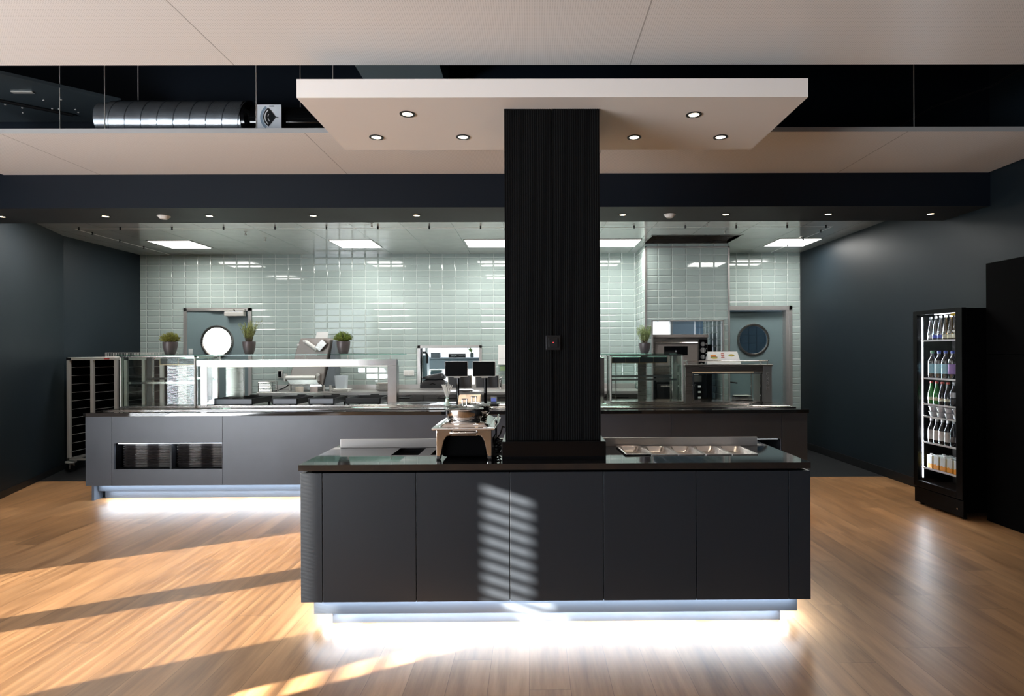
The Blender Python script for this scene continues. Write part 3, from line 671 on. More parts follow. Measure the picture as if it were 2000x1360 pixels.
# serving trays stacked in the niches
tray_m, nt_, b_ = newmat('tray_painted_reflections')
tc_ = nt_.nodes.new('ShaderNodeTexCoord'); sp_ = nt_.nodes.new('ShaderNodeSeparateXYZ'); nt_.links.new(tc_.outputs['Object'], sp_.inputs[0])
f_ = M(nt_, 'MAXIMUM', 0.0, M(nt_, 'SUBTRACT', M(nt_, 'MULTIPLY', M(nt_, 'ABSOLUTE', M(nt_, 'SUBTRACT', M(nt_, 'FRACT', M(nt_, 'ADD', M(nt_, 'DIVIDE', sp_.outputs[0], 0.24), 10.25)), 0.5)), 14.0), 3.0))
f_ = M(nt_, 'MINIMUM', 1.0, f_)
nt_.links.new(mixc(nt_, f_, (0.035, 0.030, 0.030), (0.17, 0.16, 0.155)), b_.inputs['Base Color']); b_.inputs['Roughness'].default_value = 0.4  # light and dark bands are reflections painted into the tray colour
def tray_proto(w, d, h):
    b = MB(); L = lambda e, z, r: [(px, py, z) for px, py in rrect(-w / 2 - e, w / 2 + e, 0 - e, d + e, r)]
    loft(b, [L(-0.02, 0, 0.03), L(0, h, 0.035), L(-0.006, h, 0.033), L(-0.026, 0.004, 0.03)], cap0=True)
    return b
p0 = None
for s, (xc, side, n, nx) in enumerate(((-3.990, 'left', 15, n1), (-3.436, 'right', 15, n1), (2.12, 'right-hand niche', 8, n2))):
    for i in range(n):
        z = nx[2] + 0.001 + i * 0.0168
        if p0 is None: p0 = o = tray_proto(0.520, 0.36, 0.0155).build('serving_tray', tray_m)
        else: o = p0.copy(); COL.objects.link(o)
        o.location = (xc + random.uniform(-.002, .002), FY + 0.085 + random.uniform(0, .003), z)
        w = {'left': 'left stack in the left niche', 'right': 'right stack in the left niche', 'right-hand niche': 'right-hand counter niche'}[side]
        tag(o, 'striped grey tray, %s, %s from the bottom' % (w, ORD[i]), 'tray', 'serving trays in the counter niches')  # the stripes are reflections painted into the tray colour

# ------------------------------------------------------------------ left glass display case
dk_pan = mat('dark_reflector', (0.02, 0.022, 0.025), 0.15, 0.0, 0.05, 4)
def display_case(x0, x1, y0, y1, z0, z1, label, lamp_x):
    t = thing('glass_display_case', label, 'display case', ((x0 + x1) / 2, y0, z0))
    p = 0.018
    for X in (x0, x1 - p): 
        MB().box(X, X + p, y0, y0 + 0.03, z0 + 0.02, z1).build('post', alu, t, bevel=0.003)
    for X in (x0, x1 - 0.06): MB().box(X, X + 0.06, y1 - 0.04, y1, z0 + 0.02, z1).build('rear_post', steel, t)
    MB().box((x0 + x1) / 2 - 0.05, (x0 + x1) / 2 + 0.05, y1 - 0.03, y1 - 0.01, z0 + 0.02, z1 - 0.03).build('door_stile', steel_dk, t)
    b = MB(); b.box(x0, x1, y0 - 0.01, y1, z0, z0 + 0.02); b.build('deck', steel, t, bevel=0.002)
    b = MB(); b.box(x0, x1, y0, y0 + 0.02, z1 - 0.014, z1); b.box(x0, x0 + 0.015, y0, y1, z1 - 0.014, z1); b.box(x1 - 0.015, x1, y0, y1, z1 - 0.014, z1); b.box(x0, x1, y1 - 0.02, y1, z1 - 0.014, z1)
    b.build('top_frame', steel, t)
    MB().box(x0 + p, x1 - p, y0 + 0.008, y0 + 0.013, z0 + 0.025, z1 - 0.015).build('front_glass', glass_c, t)
    for X in (x0 + 0.006, x1 - 0.010): MB().box(X, X + 0.004, y0 + 0.03, y1 - 0.04, z0 + 0.025, z1 - 0.015).build('side_glass', glass_c, t)
    # sloping lamp canopy of steel with dark reflector cells
    lx0, lx1 = lamp_x
    MB().prism([(y0 + 0.06, z1 - 0.030), (y0 + 0.10, z1 - 0.016), (y1 - 0.06, z1 - 0.016), (y1 - 0.06, z1 - 0.030)], lx0, lx1, 'x').build('lamp_canopy', steel_pol, t)
    can = MB().box(lx0, lx1, y0 + 0.055, y0 + 0.065, z1 - 0.095, z1 - 0.032).build('reflector', dk_pan, t)
    n = max(2, int((lx1 - lx0) / 0.14)); b = MB()
    for i in range(n + 1):
        X = lx0 + (lx1 - lx0) * i / n; b.box(X - 0.002, X + 0.002, y0 + 0.050, y0 + 0.056, z1 - 0.095, z1 - 0.032)
    b.box(lx0, lx1, y0 + 0.050, y0 + 0.057, z1 - 0.102, z1 - 0.095)
    b.build('cell_divider', mat('bronze_strip', (0.42, 0.30, 0.18), 0.3, 0.9), can)
    zs = z0 + (z1 - z0) * 0.48
    sh = MB().box(x0 + 0.03, x1 - 0.06, y0 + 0.09, y1 - 0.08, zs, zs + 0.006).build('shelf_glass', glass_c, t)
    b = MB(); b.box(x0 + 0.03, x1 - 0.06, y0 + 0.08, y0 + 0.092, zs - 0.012, zs + 0.010); b.box(x0 + 0.03, x1 - 0.06, y1 - 0.082, y1 - 0.07, zs + 0.02, zs + 0.045)
    b.build('shelf_rail', steel_pol, sh)
    b = MB(); b.box(x1 - 0.10, x1 - 0.085, y1 - 0.08, y1 - 0.07, z0 + 0.02, z1 - 0.02); b.box(x0 + 0.10, x0 + 0.11, y1 - 0.08, y1 - 0.07, z0 + 0.02, z1 - 0.02); b.build('shelf_upright', steel_dk, t)
    return t
display_case(-4.53, -3.70, 6.60, 7.10, 0.901, 1.476, 'glass display case at the left end of the counter with a single glass shelf', (-4.12, -3.72))
display_case(0.90, 1.755, 6.95, 7.28, 0.901, 1.466, 'glass display case right of the pillar with dark reflector cells and shelf', (0.93, 1.58))
# serving gantry between the display case and the tills
ga = thing('serving_gantry', 'wide steel serving gantry with posts over the black trays left of the tills', 'food gantry', (-2.6, 6.7, 0.9))
MB().box(-3.69, -1.495, 6.60, 6.68, 1.358, 1.430).build('cross_beam', steel, ga, bevel=0.002)
MB().box(-3.64, -1.54, 6.615, 6.66, 1.350, 1.358).build('lamp_strip', emitm('gantry_lamp', (1, 0.95, 0.88), 1.5), ga)
for x0, x1 in ((-3.645, -3.575), (-1.595, -1.495)): MB().box(x0, x1, 6.60, 6.72, 0.926, 1.3575).build('gantry_post', steel, ga, bevel=0.002)
MB().box(-3.40, -3.385, 7.05, 7.065, 0.92, 1.35).build('rear_rod', steel_pol, ga)
MB().box(-3.60, -3.40, 7.06, 7.10, 0.90, 1.36).build('rear_panel', steel_dk, ga)
MB().box(-3.69, -3.50, 6.603, 6.607, 0.93, 1.352).build('side_glass', glass_c, ga)
for i in range(5):
    x = -3.45 + i * 0.47
    MB().cyl((x, 6.64, 1.430), 0.007, 0.046, 12).build('glass_standoff', alu, ga)
gs = MB().box(-3.69, -1.46, 6.54, 6.96, 1.4765, 1.4875).build('glass_shelf', glass_g)
tag(gs, 'long clear glass shelf lying on the steel serving gantry, left', 'glass shelf')
gs2 = MB().box(-4.53, -3.70, 6.55, 6.96, 1.4765, 1.4875).build('glass_shelf', glass_g)
tag(gs2, 'short glass shelf on top of the display case at the left end', 'glass shelf')
gs3 = MB().box(0.70, 1.66, 6.86, 7.26, 1.4665, 1.4775).build('glass_shelf', glass_g)
tag(gs3, 'glass shelf on top of the display case right of the pillar', 'glass shelf')
t = thing('gantry_post', 'square steel post under the glass shelf right beside the pillar', 'post', (0.82, 7.0, 0.9))
MB().box(0.765, 0.835, 6.95, 7.03, 0.901, 1.435).build('post_tube', steel, t, bevel=0.002)
MB().cyl((0.80, 6.99, 1.435), 0.009, 0.031, 12).build('glass_standoff', steel_pol, t)

# black serving dishes
def black_tray(x0, x1, y0, y1, label, front):
    t = thing('roasting_tray', label, 'food tray', ((x0 + x1) / 2, y0, 0.905), 'black food trays under the gantry')
    z0, z1 = 0.926, 0.992
    cx, cy = (x0 + x1) / 2, (y0 + y1) / 2
    b = MB(); L = lambda e, z, r: [(px, py, z) for px, py in rrect(x0 - e, x1 + e, y0 - e, y1 + e, r)]
    loft(b, [L(-0.006, z0, 0.012), L(0, z1, 0.015), L(-0.012, z1, 0.012), L(-0.02, z0 + 0.03, 0.012)], cap0=True)
    b.build('tray_body', blackp, t, bevel=0)
    if front: MB().box(x0 + 0.03, x1 - 0.012, y0 - 0.004, y0 - 0.0005, z0 + 0.006, z1 - 0.006).build('front_plate', mat('grey_front_plate', (0.20, 0.215, 0.25), 0.45, 0.0), t)
    for X in (x0 + 0.03, x1 - 0.03):
        for Y in (y0 + 0.03, y1 - 0.03): MB().box(X - 0.01, X + 0.01, Y - 0.01, Y + 0.01, 0.9005, z0).build('tray_foot', blackp, t)
    MB().tube([(cx - 0.05, y1 - 0.01, z1 - 0.01), (cx - 0.05, y1 + 0.02, z1 + 0.004), (cx + 0.05, y1 + 0.02, z1 + 0.004), (cx + 0.05, y1 - 0.01, z1 - 0.01)], 0.007, 8).build('tray_handle', blackp, t)
    return t
black_tray(-3.59, -3.13, 6.72, 7.24, 'wide black food tray with a grey front, leftmost under the gantry', True)
black_tray(-2.93, -2.63, 6.72, 7.22, 'black food tray with a grey front, second from the left under the gantry', True)
black_tray(-2.52, -2.22, 6.72, 7.22, 'black food tray with a grey front, third from the left under the gantry', True)
black_tray(-2.10, -1.70, 6.72, 7.22, 'all-black food tray with a rounded front, rightmost under the gantry', False)
# round dark platter
t = thing('round_platter', 'flat round dark platter on the counter between gantry and tills', 'platter', (-1.26, 6.85, 0.901))
MB().lathe([(0, 0.0), (0.09, 0.0), (0.10, 0.012), (0.172, 0.024), (0.175, 0.027), (0.165, 0.028), (0.10, 0.018), (0, 0.016)], (-1.27, 6.86, 0.9005), 40, sy=0.9).build('platter_dish', blackp, t, smooth=True)

# ------------------------------------------------------------------ potted herbs
pot_r = mat('ribbed_mauve_pot', (0.115, 0.095, 0.095), 0.42, 0.1, 0.1, 20)
soil = mat('potting_soil', (0.02, 0.014, 0.01), 0.9)
def herb(x, y, z, kind, label, rp=0.072, hp=0.145, seed=1, green=(0.2, 0.25, 0.06), pm=None):
    rnd = random.Random(seed)
    t = thing('potted_herb', label, 'potted plant', (x, y, z), 'potted herbs on the glass shelves')
    pr = [(0, 0.0), (rp * 0.62, 0.0), (rp * 0.70, 0.006)]
    n = 16
    for i in range(n + 1):
        f = i / n; r = rp * (0.70 + 0.34 * math.sin(f * 1.75)); r += 0.0012 * (i % 2) if not pm else 0; pr.append((r, 0.008 + f * (hp - 0.008)))
    rt = pr[-1][0]
    pr += [(rt, hp), (rt - 0.006, hp), (rt - 0.008, hp - 0.02), (0, hp - 0.02)]
    MB().lathe(pr, (x, y, z), 36).build('plant_pot', pm or pot_r, t, smooth=True)
    MB().lathe([(0, hp - 0.016), (rt - 0.008, hp - 0.016)], (x, y, z), 24).build('soil', soil, t)
    b = MB(); zt = z + hp - 0.016
    def leaf(p, d, l, w):
        d = d.normalized(); s = d.orthogonal().normalized(); s = (Matrix.Rotation(rnd.uniform(0, 6.28), 3, d) @ s) * w
        b.bm.faces.new([b.bm.verts.new(q) for q in (p, p + d * l * 0.5 + s, p + d * l, p + d * l * 0.5 - s)])
    ns = 190 if kind == 'dome' else 90
    sb = MB()
    for i in range(ns):
        a = rnd.uniform(0, 6.28); 
        if kind == 'dome':
            el = math.acos(rnd.uniform(0.12, 1)); R = 0.108 * rnd.uniform(0.8, 1.05)
            tip = Vector((R * math.sin(el) * math.cos(a), R * math.sin(el) * math.sin(a), 0.02 + R * 1.0 * math.cos(el)))
            st = Vector((0.03 * math.cos(a) * rnd.random(), 0.03 * math.sin(a) * rnd.random(), 0)); nl = 10; ll = 0.019; lw = 0.0042
        else:
            lean = rnd.uniform(0.02, 0.50) * (1 if kind == 'tall' else 1.15); H = rnd.uniform(0.13, 0.235) * (1.0 if kind == 'tall' else 0.95)
            if kind == 'tall' and math.cos(a) > 0.5: H *= 1.12
            tip = Vector((math.sin(lean) * H * math.cos(a) * 1.15, math.sin(lean) * H * math.sin(a), H))
            st = Vector((0.035 * math.cos(a) * rnd.random(), 0.035 * math.sin(a) * rnd.random(), 0)); nl = 20; ll = 0.018; lw = 0.0026
        base = Vector((x, y, zt)) + st; end = Vector((x, y, zt)) + tip
        midp = base.lerp(end, 0.5) + Vector((rnd.uniform(-.008, .008), rnd.uniform(-.008, .008), 0.006))
        pth = [base, midp, end]; sb.tube(pth, [0.0013, 0.001, 0.0005], 4)
        for k in range(nl):
            f = 0.25 + 0.75 * (k / nl); p = (base.lerp(midp, f * 2) if f < 0.5 else midp.lerp(end, f * 2 - 1))
            d = (end - base).normalized() + Vector((rnd.uniform(-1, 1), rnd.uniform(-1, 1), rnd.uniform(-.2, .8))) * 0.9
            leaf(p, d, ll * rnd.uniform(.7, 1.2), lw)
    gm = mat('herb_leaf_%s_%d' % (kind, seed), green, 0.6, 0, 0.45, 45)
    b.build('foliage', gm, t); sb.build('stems', mat('herb_stem', (0.10, 0.075, 0.03), 0.7), t)
    return t
herb(-4.095, 6.80, 1.488, 'dome', 'potted thyme bush with rounded top, leftmost on the glass shelves, with a small tag', seed=3, green=(0.30, 0.32, 0.07))
herb(-3.205, 6.80, 1.488, 'tall', 'tall upright rosemary in a ribbed pot, on the left glass shelf before the porthole door', seed=5, green=(0.40, 0.48, 0.16), rp=0.066)
herb(-2.14, 6.80, 1.488, 'dome', 'round low herb bush in a ribbed pot, rightmost on the left glass shelf', seed=8, green=(0.24, 0.34, 0.06))
herb(1.325, 7.06, 1.478, 'bushy', 'upright rosemary in a smooth dark pot on the right glass shelf', seed=9, green=(0.38, 0.50, 0.20), rp=0.066, hp=0.125, pm=mat('smooth_mauve_pot', (0.085, 0.072, 0.078), 0.4))
tag(MB().box(-3.945, -3.90, 6.90, 6.903, 1.4885, 1.555).build('price_card', white_p), 'small blank white card standing beside the leftmost herb pot', 'card')

# ------------------------------------------------------------------ tills
def till(xc, label, dx):
    t = thing('till_screen', label, 'till', (xc, 6.70, 0.9), 'twin till screens')
    y = 6.66
    b = MB(); loft(b, [[(px, yy, pz) for px, pz in rrect(xc - 0.128 + e, xc + 0.128 - e, 1.228 + e, 1.402 - e, 0.012)] for yy, e in ((y + 0.012, 0.004), (y + 0.006, 0), (y, 0), (y - 0.002, 0.002))], cap0=True)
    b.build('screen_housing', mat('till_silver', (0.55, 0.55, 0.54), 0.4, 0.0), t, smooth=True)
    MB().prism(rrect(xc - 0.122, xc + 0.122, 1.236, 1.397, 0.008), y - 0.0045, y - 0.0022, 'y').build('display', blackg, t)
    MB().tube([(xc + 0.012, y + 0.03, 0.925), (xc + 0.012, y + 0.03, 1.24)], 0.017, 16).build('pole', blackg, t, smooth=True)
    MB().box(xc - 0.03, xc + 0.04, y + 0.012, y + 0.045, 1.215, 1.24).build('bracket', alu, t, bevel=0.003)
    rotm = Matrix.Rotation(math.radians(14), 3, 'X')
    r = MB().box(xc - 0.10 + dx, xc + 0.145 + dx, y + 0.10, y + 0.118, 1.10, 1.24, rotm).build('rear_display', mat('till_dark_grey', (0.05, 0.052, 0.056), 0.5), t, bevel=0.006)
    MB().box(xc - 0.115 + dx, xc + 0.16 + dx, y + 0.12, y + 0.130, 1.095, 1.245, rotm).build('rear_bezel', alu, r)
    MB().box(xc - 0.05, xc + 0.08, y + 0.02, y + 0.16, 0.9005, 0.925).build('stand_foot', blackp, t, bevel=0.004)
    b = MB()
    b.box(xc - 0.10, xc - 0.01, y + 0.05, y + 0.14, 0.905, 0.93); k = b.build('keypad', blackp, t)
    return t
till(-0.845, 'left one of the two black till screens on a black pole', 0.0)
till(-0.538, 'right one of the two black till screens on a black pole', 0.0)
t = thing('card_terminal', 'small card payment terminal with a blue screen right of the tills', 'card terminal', (-0.43, 6.62, 0.9))
rx = Matrix.Rotation(math.radians(-35), 3, 'X')
MB().box(-0.475, -0.375, 6.58, 6.72, 0.9005, 0.93).build('terminal_base', blackp, t, bevel=0.005)
MB().box(-0.465, -0.395, 6.60, 6.70, 0.945, 0.975, Matrix.Rotation(math.radians(55), 3, 'X')).build('terminal_body', mat('terminal_grey', (0.16, 0.17, 0.17), 0.4), t, bevel=0.004)
MB().box(-0.457, -0.403, 6.612, 6.616, 0.955, 1.000, rx).build('terminal_display', emitm('blue_display', (0.04, 0.10, 0.55), 0.6), t)
# glass vase full of drinking straws
t = thing('straw_glass', 'slim glass with white drinking straws fanning out, before the left till', 'glass', (-0.93, 6.58, 0.9))
MB().lathe([(0.0, 0.0), (0.040, 0.0), (0.036, 0.03), (0.030, 0.10), (0.032, 0.12), (0.030, 0.12), (0.028, 0.10), (0.034, 0.03), (0, 0.01)], (-0.935, 6.56, 0.901), 24).build('glass_body', glass_c, t, smooth=True)
for i in range(22):
    a = i * 2.4; r = 0.026; u = 0.06
    tag(MB().tube([(-0.935 + r * math.cos(a), 6.56 + r * math.sin(a), 0.915), (-0.935 - u * math.cos(a) * (0.6 + .4 * random.random()), 6.56 - 0.03 * math.sin(a), 1.14 + random.uniform(-.02, .015))], 0.0042, 6).build('drinking_straw', white_p), 'white drinking straw standing in the slim glass before the left till', 'straw', 'white straws in the slim glass')
# cardboard box
box_m = mat('kraft_cardboard', (0.78, 0.60, 0.44), 0.7)
t = thing('cardboard_box', 'pale kraft cardboard box with slanted front, between the tills behind the pots', 'box', (-0.67, 6.5, 0.9))
MB().prism([(6.44, 0.901), (6.43, 0.965), (6.52, 1.035), (6.62, 1.035), (6.62, 0.901)], -0.80, -0.565, 'x').build('box_body', box_m, t, bevel=0.003)
MB().box(-0.775, -0.59, 6.425, 6.53, 0.990, 0.994, Matrix.Rotation(math.radians(37), 3, 'X')).build('label_panel', mat('cream_label', (0.85, 0.78, 0.68), 0.6), t)
# ------------------------------------------------------------------ warming bridge + menu card
wb = thing('heated_display_bridge', 'open steel heated display with a round rail on top, right end of the counter', 'heated display', (2.28, 7.0, 0.9))
MB().box(1.775, 1.855, 6.95, 7.27, 0.901, 1.325).build('side_column', steel_dk, wb, bevel=0.002)
MB().box(2.685, 2.785, 6.95, 7.27, 0.901, 1.325).build('side_column', mat('grey_steel', (0.22, 0.22, 0.22), 0.45, 0.6), wb, bevel=0.002)
MB().box(1.765, 2.792, 6.94, 7.28, 1.3255, 1.345).build('top_plate', steel_dk, wb, bevel=0.002)
MB().box(1.856, 2.684, 6.955, 7.25, 1.262, 1.325).build('lamp_housing', steel_dk, wb, bevel=0.002)
MB().box(1.856, 2.684, 6.960, 6.972, 1.236, 1.250).build('front_lip', steel_pol, wb)
MB().box(1.90, 2.60, 7.02, 7.2, 1.252, 1.260).build('heat_lamp', emitm('heat_lamp', (1, 0.7, 0.4), 0.6), wb)
MB().box(1.856, 2.684, 6.95, 7.27, 0.901, 0.915).build('deck_plate', steel, wb)
for X in (1.862, 2.655): MB().box(X, X + 0.016, 6.955, 6.975, 0.916, 1.25).build('inner_post', steel_pol, wb)
for X in (1.885, 2.635): MB().box(X, X + 0.012, 7.20, 7.215, 0.916, 1.25).build('inner_post', steel, wb)
MB().box(1.88, 2.655, 6.963, 6.967, 0.93, 1.236).build('front_glass', glass_c, wb)
MB().tube([(1.79, 7.2, 1.388), (1.79, 6.99, 1.388), (1.80, 6.96, 1.388), (2.74, 6.96, 1.388), (2.76, 6.99, 1.388), (2.76, 7.2, 1.388)], 0.006, 10).build('gallery_rail', steel_pol, wb, smooth=True)
for X, Y in ((1.80, 6.965), (2.03, 6.96), (2.66, 6.96), (2.74, 6.965), (2.76, 7.2), (1.79, 7.2)): MB().cyl((X, Y, 1.345), 0.004, 0.042, 8).build('rail_support', steel_pol, wb)
mk = mat('engraved_mark', (0.55, 0.55, 0.55), 0.3, 0.8)
for i, ch in enumerate('CRRH'):
    text('raised_letter', ch, 0.062, (2.736, 6.9488, 1.235 - i * 0.055), R_FRONT, mk, wb, sx=0.95)
# menu card: folded card with three dishes
mc = thing('menu_card', 'white menu card picturing a burger, cups and salad, on the heated display', 'menu card', (2.23, 7.08, 1.345))
th = math.radians(20)
rot = Matrix.Rotation(-th, 3, 'X'); piv = (2.25, 7.02, 1.346)
MB().prism([(2.055, 1.347), (2.075, 1.492), (2.425, 1.492), (2.452, 1.347)], 7.02, 7.023, 'y')
def tilted(mb):
    for v in mb.bm.verts: v.co = rot @ (v.co - Vector(piv)) + Vector(piv)
    return mb
tilted(MB().prism([(2.052, 1.347), (2.075, 1.505), (2.425, 1.505), (2.452, 1.347)], 7.02, 7.022, 'y')).build('card_front', white_p, mc)
b = MB().prism([(2.052, 1.347), (2.075, 1.505), (2.425, 1.505), (2.452, 1.347)], 7.13, 7.132, 'y')
for v in b.bm.verts: v.co = Matrix.Rotation(th, 3, 'X') @ (v.co - Vector((2.25, 7.13, 1.346))) + Vector((2.25, 7.13, 1.346))
b.build('card_back', white_p, mc)
def disc(cx, cz, rx, rz, m, parent, name, y=7.0185, n=20):
    b = MB(); b.prism([(cx + rx * math.cos(2 * PI * i / n), cz + rz * math.sin(2 * PI * i / n)) for i in range(n)], y, y + 0.001, 'y'); return tilted(b).build(name, m, parent)
orange = mat('print_orange', (0.65, 0.22, 0.04), 0.6); red = mat('print_red', (0.45, 0.10, 0.06), 0.6); green = mat('print_green', (0.22, 0.33, 0.05), 0.6); yell = mat('print_yellow', (0.70, 0.50, 0.12), 0.6); brown = mat('print_brown', (0.25, 0.10, 0.04), 0.6)
pic = disc(2.135, 1.452, 0.036, 0.016, orange, mc, 'burger_picture'); disc(2.142, 1.437, 0.042, 0.009, brown, pic, 'patty', 7.0178); disc(2.14, 1.428, 0.044, 0.007, green, pic, 'lettuce', 7.0172); disc(2.146, 1.421, 0.036, 0.008, yell, pic, 'bun', 7.0166)
for q, zq in enumerate((1.478, 1.455, 1.432)):
    c = disc(2.245, zq, 0.020, 0.008, red, mc, 'cup_picture'); disc(2.245, zq - 0.009, 0.016, 0.006, white_p, c, 'cup_rim', 7.0178)
sal = disc(2.350, 1.458, 0.036, 0.014, green, mc, 'salad_picture')
for q in range(6): disc(2.330 + 0.008 * q, 1.460 + 0.006 * math.sin(q * 2), 0.007, 0.005, (yell, orange)[q % 2], sal, 'topping', 7.0176, 8)

# ================================================================== BACK BENCH
bb = thing('kitchen_workbench', 'long stainless steel workbench against the green tiled wall', 'workbench', (-1.2, 9.0, 0))
MB().box(-4.0, 1.60, 8.70, 9.355, 0.885, 0.930).build('bench_top', satin, bb, bevel=0.003)
MB().box(-4.0, 1.60, 9.33, 9.356, 0.9305, 1.005).build('upstand', satin, bb, bevel=0.003)
for i in range(7):
    x0 = -3.98 + i * 0.797
    d = MB().box(x0, x0 + 0.79, 8.735, 8.75, 0.12, 0.875).build('cabinet_door', steel_dk, bb)
    MB().box(x0 + 0.2, x0 + 0.6, 8.72, 8.734, 0.83, 0.845).build('handle', steel_pol, d)
MB().box(-3.98, 1.59, 8.751, 9.34, 0.12, 0.884).build('bench_body', steel_dk, bb)
MB().box(-3.95, 1.56, 8.80, 9.3, 0.0, 0.12).build('bench_plinth', blackp, bb)
# pizza dough sheeter
ds = thing('dough_sheeter', 'grey steel pizza dough sheeter with two white rollers on the workbench', 'dough sheeter', (-3.32, 9.0, 0.93))
grey_s = mat('warm_grey_steel', (0.33, 0.29, 0.27), 0.42, 0.55, 0.05, 8)
yf = 8.98
MB().prism([(-3.66, 1.02), (-3.60, 1.27), (-3.53, 1.56), (-3.47, 1.72), (-3.04, 1.72), (-3.02, 1.70), (-3.10, 1.27), (-3.14, 1.02)], yf, yf + 0.20, 'y').build('housing', grey_s, ds, bevel=0.012)
MB().prism([(-3.14, 0.99), (-3.06, 1.30), (-2.99, 1.70), (-2.955, 1.68), (-2.96, 1.0)], yf + 0.02, yf + 0.26, 'y').build('side_cover', mat('blue_grey_cover', (0.16, 0.18, 0.20), 0.5, 0.3), ds, bevel=0.008)
# upper slanted roller
MB().tube([(-3.37, yf - 0.05, 1.665), (-3.20, yf - 0.05, 1.548)], 0.034, 20).build('upper_roller', white_p, ds, smooth=True)
MB().box(-3.215, -3.055, yf - 0.09, yf - 0.005, 1.565, 1.665, Matrix.Rotation(math.radians(-48), 3, 'Y')).build('feed_chute', steel_dk, ds, bevel=0.004)
for X, Z in ((-3.18, 1.545), (-3.39, 1.68)): MB().cyl((X, yf - 0.07, Z), 0.017, 0.06, 16, (0, 1, 0)).build('adjustment_knob', white_p, ds)
MB().cyl((-3.50, yf - 0.012, 1.625), 0.015, 0.012, 16, (0, 1, 0)).build('switch_button', white_p, ds)
# lower roller
MB().tube([(-3.66, yf - 0.06, 1.135), (-3.22, yf - 0.06, 1.135)], 0.032, 20).build('lower_roller', white_p, ds, smooth=True)
MB().prism([(-3.63, 1.105), (-3.20, 1.105), (-3.16, 1.04), (-3.58, 1.04)], yf - 0.10, yf - 0.01, 'y').build('catch_tray', steel_dk, ds)
for X in (-3.68, -3.20): MB().box(X, X + 0.02, yf - 0.10, yf - 0.005, 1.08, 1.19).build('roller_bracket', alu, ds, bevel=0.003)
MB().cyl((-3.185, yf - 0.09, 1.175), 0.022, 0.05, 16, (0, 1, 0)).build('adjustment_knob', white_p, ds)
MB().prism([(-3.30, 1.03), (-3.14, 1.03), (-3.12, 1.0), (-3.30, 1.0)], yf - 0.07, yf - 0.001, 'y').build('flour_guard', steel_pol, ds)
for X in (-3.63, -3.13, -3.03): MB().cyl((X, yf + 0.02, 0.9305), 0.018, 0.09, 12).build('foot', alu, ds)
tag(MB().prism([(-3.265, 1.722), (-3.245, 1.815), (-3.065, 1.820), (-3.085, 1.722)], yf + 0.06, yf + 0.065, 'y').build('paper_note', paper), 'white paper sheet standing on top of the dough sheeter', 'paper')
for X, h, m_, lab in ((-3.43, 0.07, mat('beige_tin', (0.5, 0.45, 0.38), 0.5), 'beige round tin under the dough sheeter'), (-3.22, 0.072, mat('rose_tin', (0.42, 0.36, 0.34), 0.5), 'wide grey-pink tin under the dough sheeter')):
    tag(MB().lathe([(0, 0), (0.055, 0), (0.055, h), (0.052, h + 0.004), (0, h + 0.004)], (X, 8.84, 0.9305), 28).build('round_tin', m_, smooth=True), lab, 'tin')
# white container with a bag
t = thing('kitchen_scale', 'white kitchen scale with a clear plastic tub on it, right of the dough sheeter', 'scale', (-2.82, 8.85, 0.93))
MB().box(-2.93, -2.70, 8.78, 8.95, 0.9305, 0.96).build('scale_base', white_p, t, bevel=0.01)
MB().box(-2.94, -2.69, 8.77, 8.96, 0.962, 0.975).build('scale_plate', white_p, t, bevel=0.005)
tub = thing('plastic_tub', 'milky plastic tub standing on the white scale', 'tub', (-2.82, 8.86, 0.976))
milky = mat('milky_plastic', (0.62, 0.68, 0.72), 0.3)
b = MB(); loft(b, [[(px, py, z) for px, py in rrect(-2.82 - e, -2.82 + e, 8.86 - e * 0.8, 8.86 + e * 0.8, 0.02)] for e, z in ((0.075, 0.977), (0.086, 1.165), (0.082, 1.165), (0.072, 0.985))], cap0=True)
b.build('tub_wall', milky, tub, smooth=True)
# dark bag of laundry left of it / cable
tag(MB().tube([(-3.95, 8.95, 0.945), (-3.80, 8.92, 0.94), (-3.72, 9.0, 0.98), (-3.66, 9.05, 1.03)], 0.008, 8).build('power_cable', blackp, smooth=True), 'black cable running up to the dough sheeter', 'cable')
# wire rack of toast / glass dishes
t = thing('wire_rack', 'bright wire rack stacked with glass plates on the workbench, left of the dough sheeter', 'wire rack', (-4.0 + 0.12, 8.85, 0.93))
b = MB()
for z in (0.95, 0.975, 1.0, 1.025, 1.05, 1.075): b.tube([(-3.995, 8.75, z), (-3.79, 8.75, z), (-3.79, 8.92, z), (-3.995, 8.92, z), (-3.995, 8.75, z)], 0.003, 6)
for X in (-3.995, -3.79):
    for Y in (8.75, 8.92): b.tube([(X, Y, 0.931), (X, Y, 1.085)], 0.004, 6)
b.build('wire_frame', chrome, t)
MB().box(-3.99, -3.795, 8.755, 8.915, 1.086, 1.094).build('rack_top', alu, t)
for q in range(5): MB().box(-3.985, -3.80, 8.76, 8.91, 0.953 + q * 0.025, 0.957 + q * 0.025).build('glass_plate', glass_c, t)
# small wall gadget
t = thing('wall_thermometer', 'small black and silver wall display on the tiles above the wire rack', 'wall display', (-3.92, 9.35, 1.18))
MB().box(-3.965, -3.885, 9.34, 9.359, 1.11, 1.235).build('display_case', alu, t, bevel=0.004)
MB().box(-3.955, -3.903, 9.336, 9.3405, 1.125, 1.225).build('display_glass', blackg, t)
# stack of plates
for i in range(6):
    w = ORD[i] + ' from the bottom'
    tag(MB().lathe([(0, 0), (0.07, 0), (0.10, 0.012), (0.118, 0.020), (0.120, 0.023), (0.10, 0.018), (0.07, 0.005), (0, 0.004)], (-2.22, 8.95, 0.9305 + i * 0.0195), 36).build('white_bowl', white_p, smooth=True), 'white bowl in the stack behind the gantry post, ' + w, 'bowl', 'stack of white bowls')
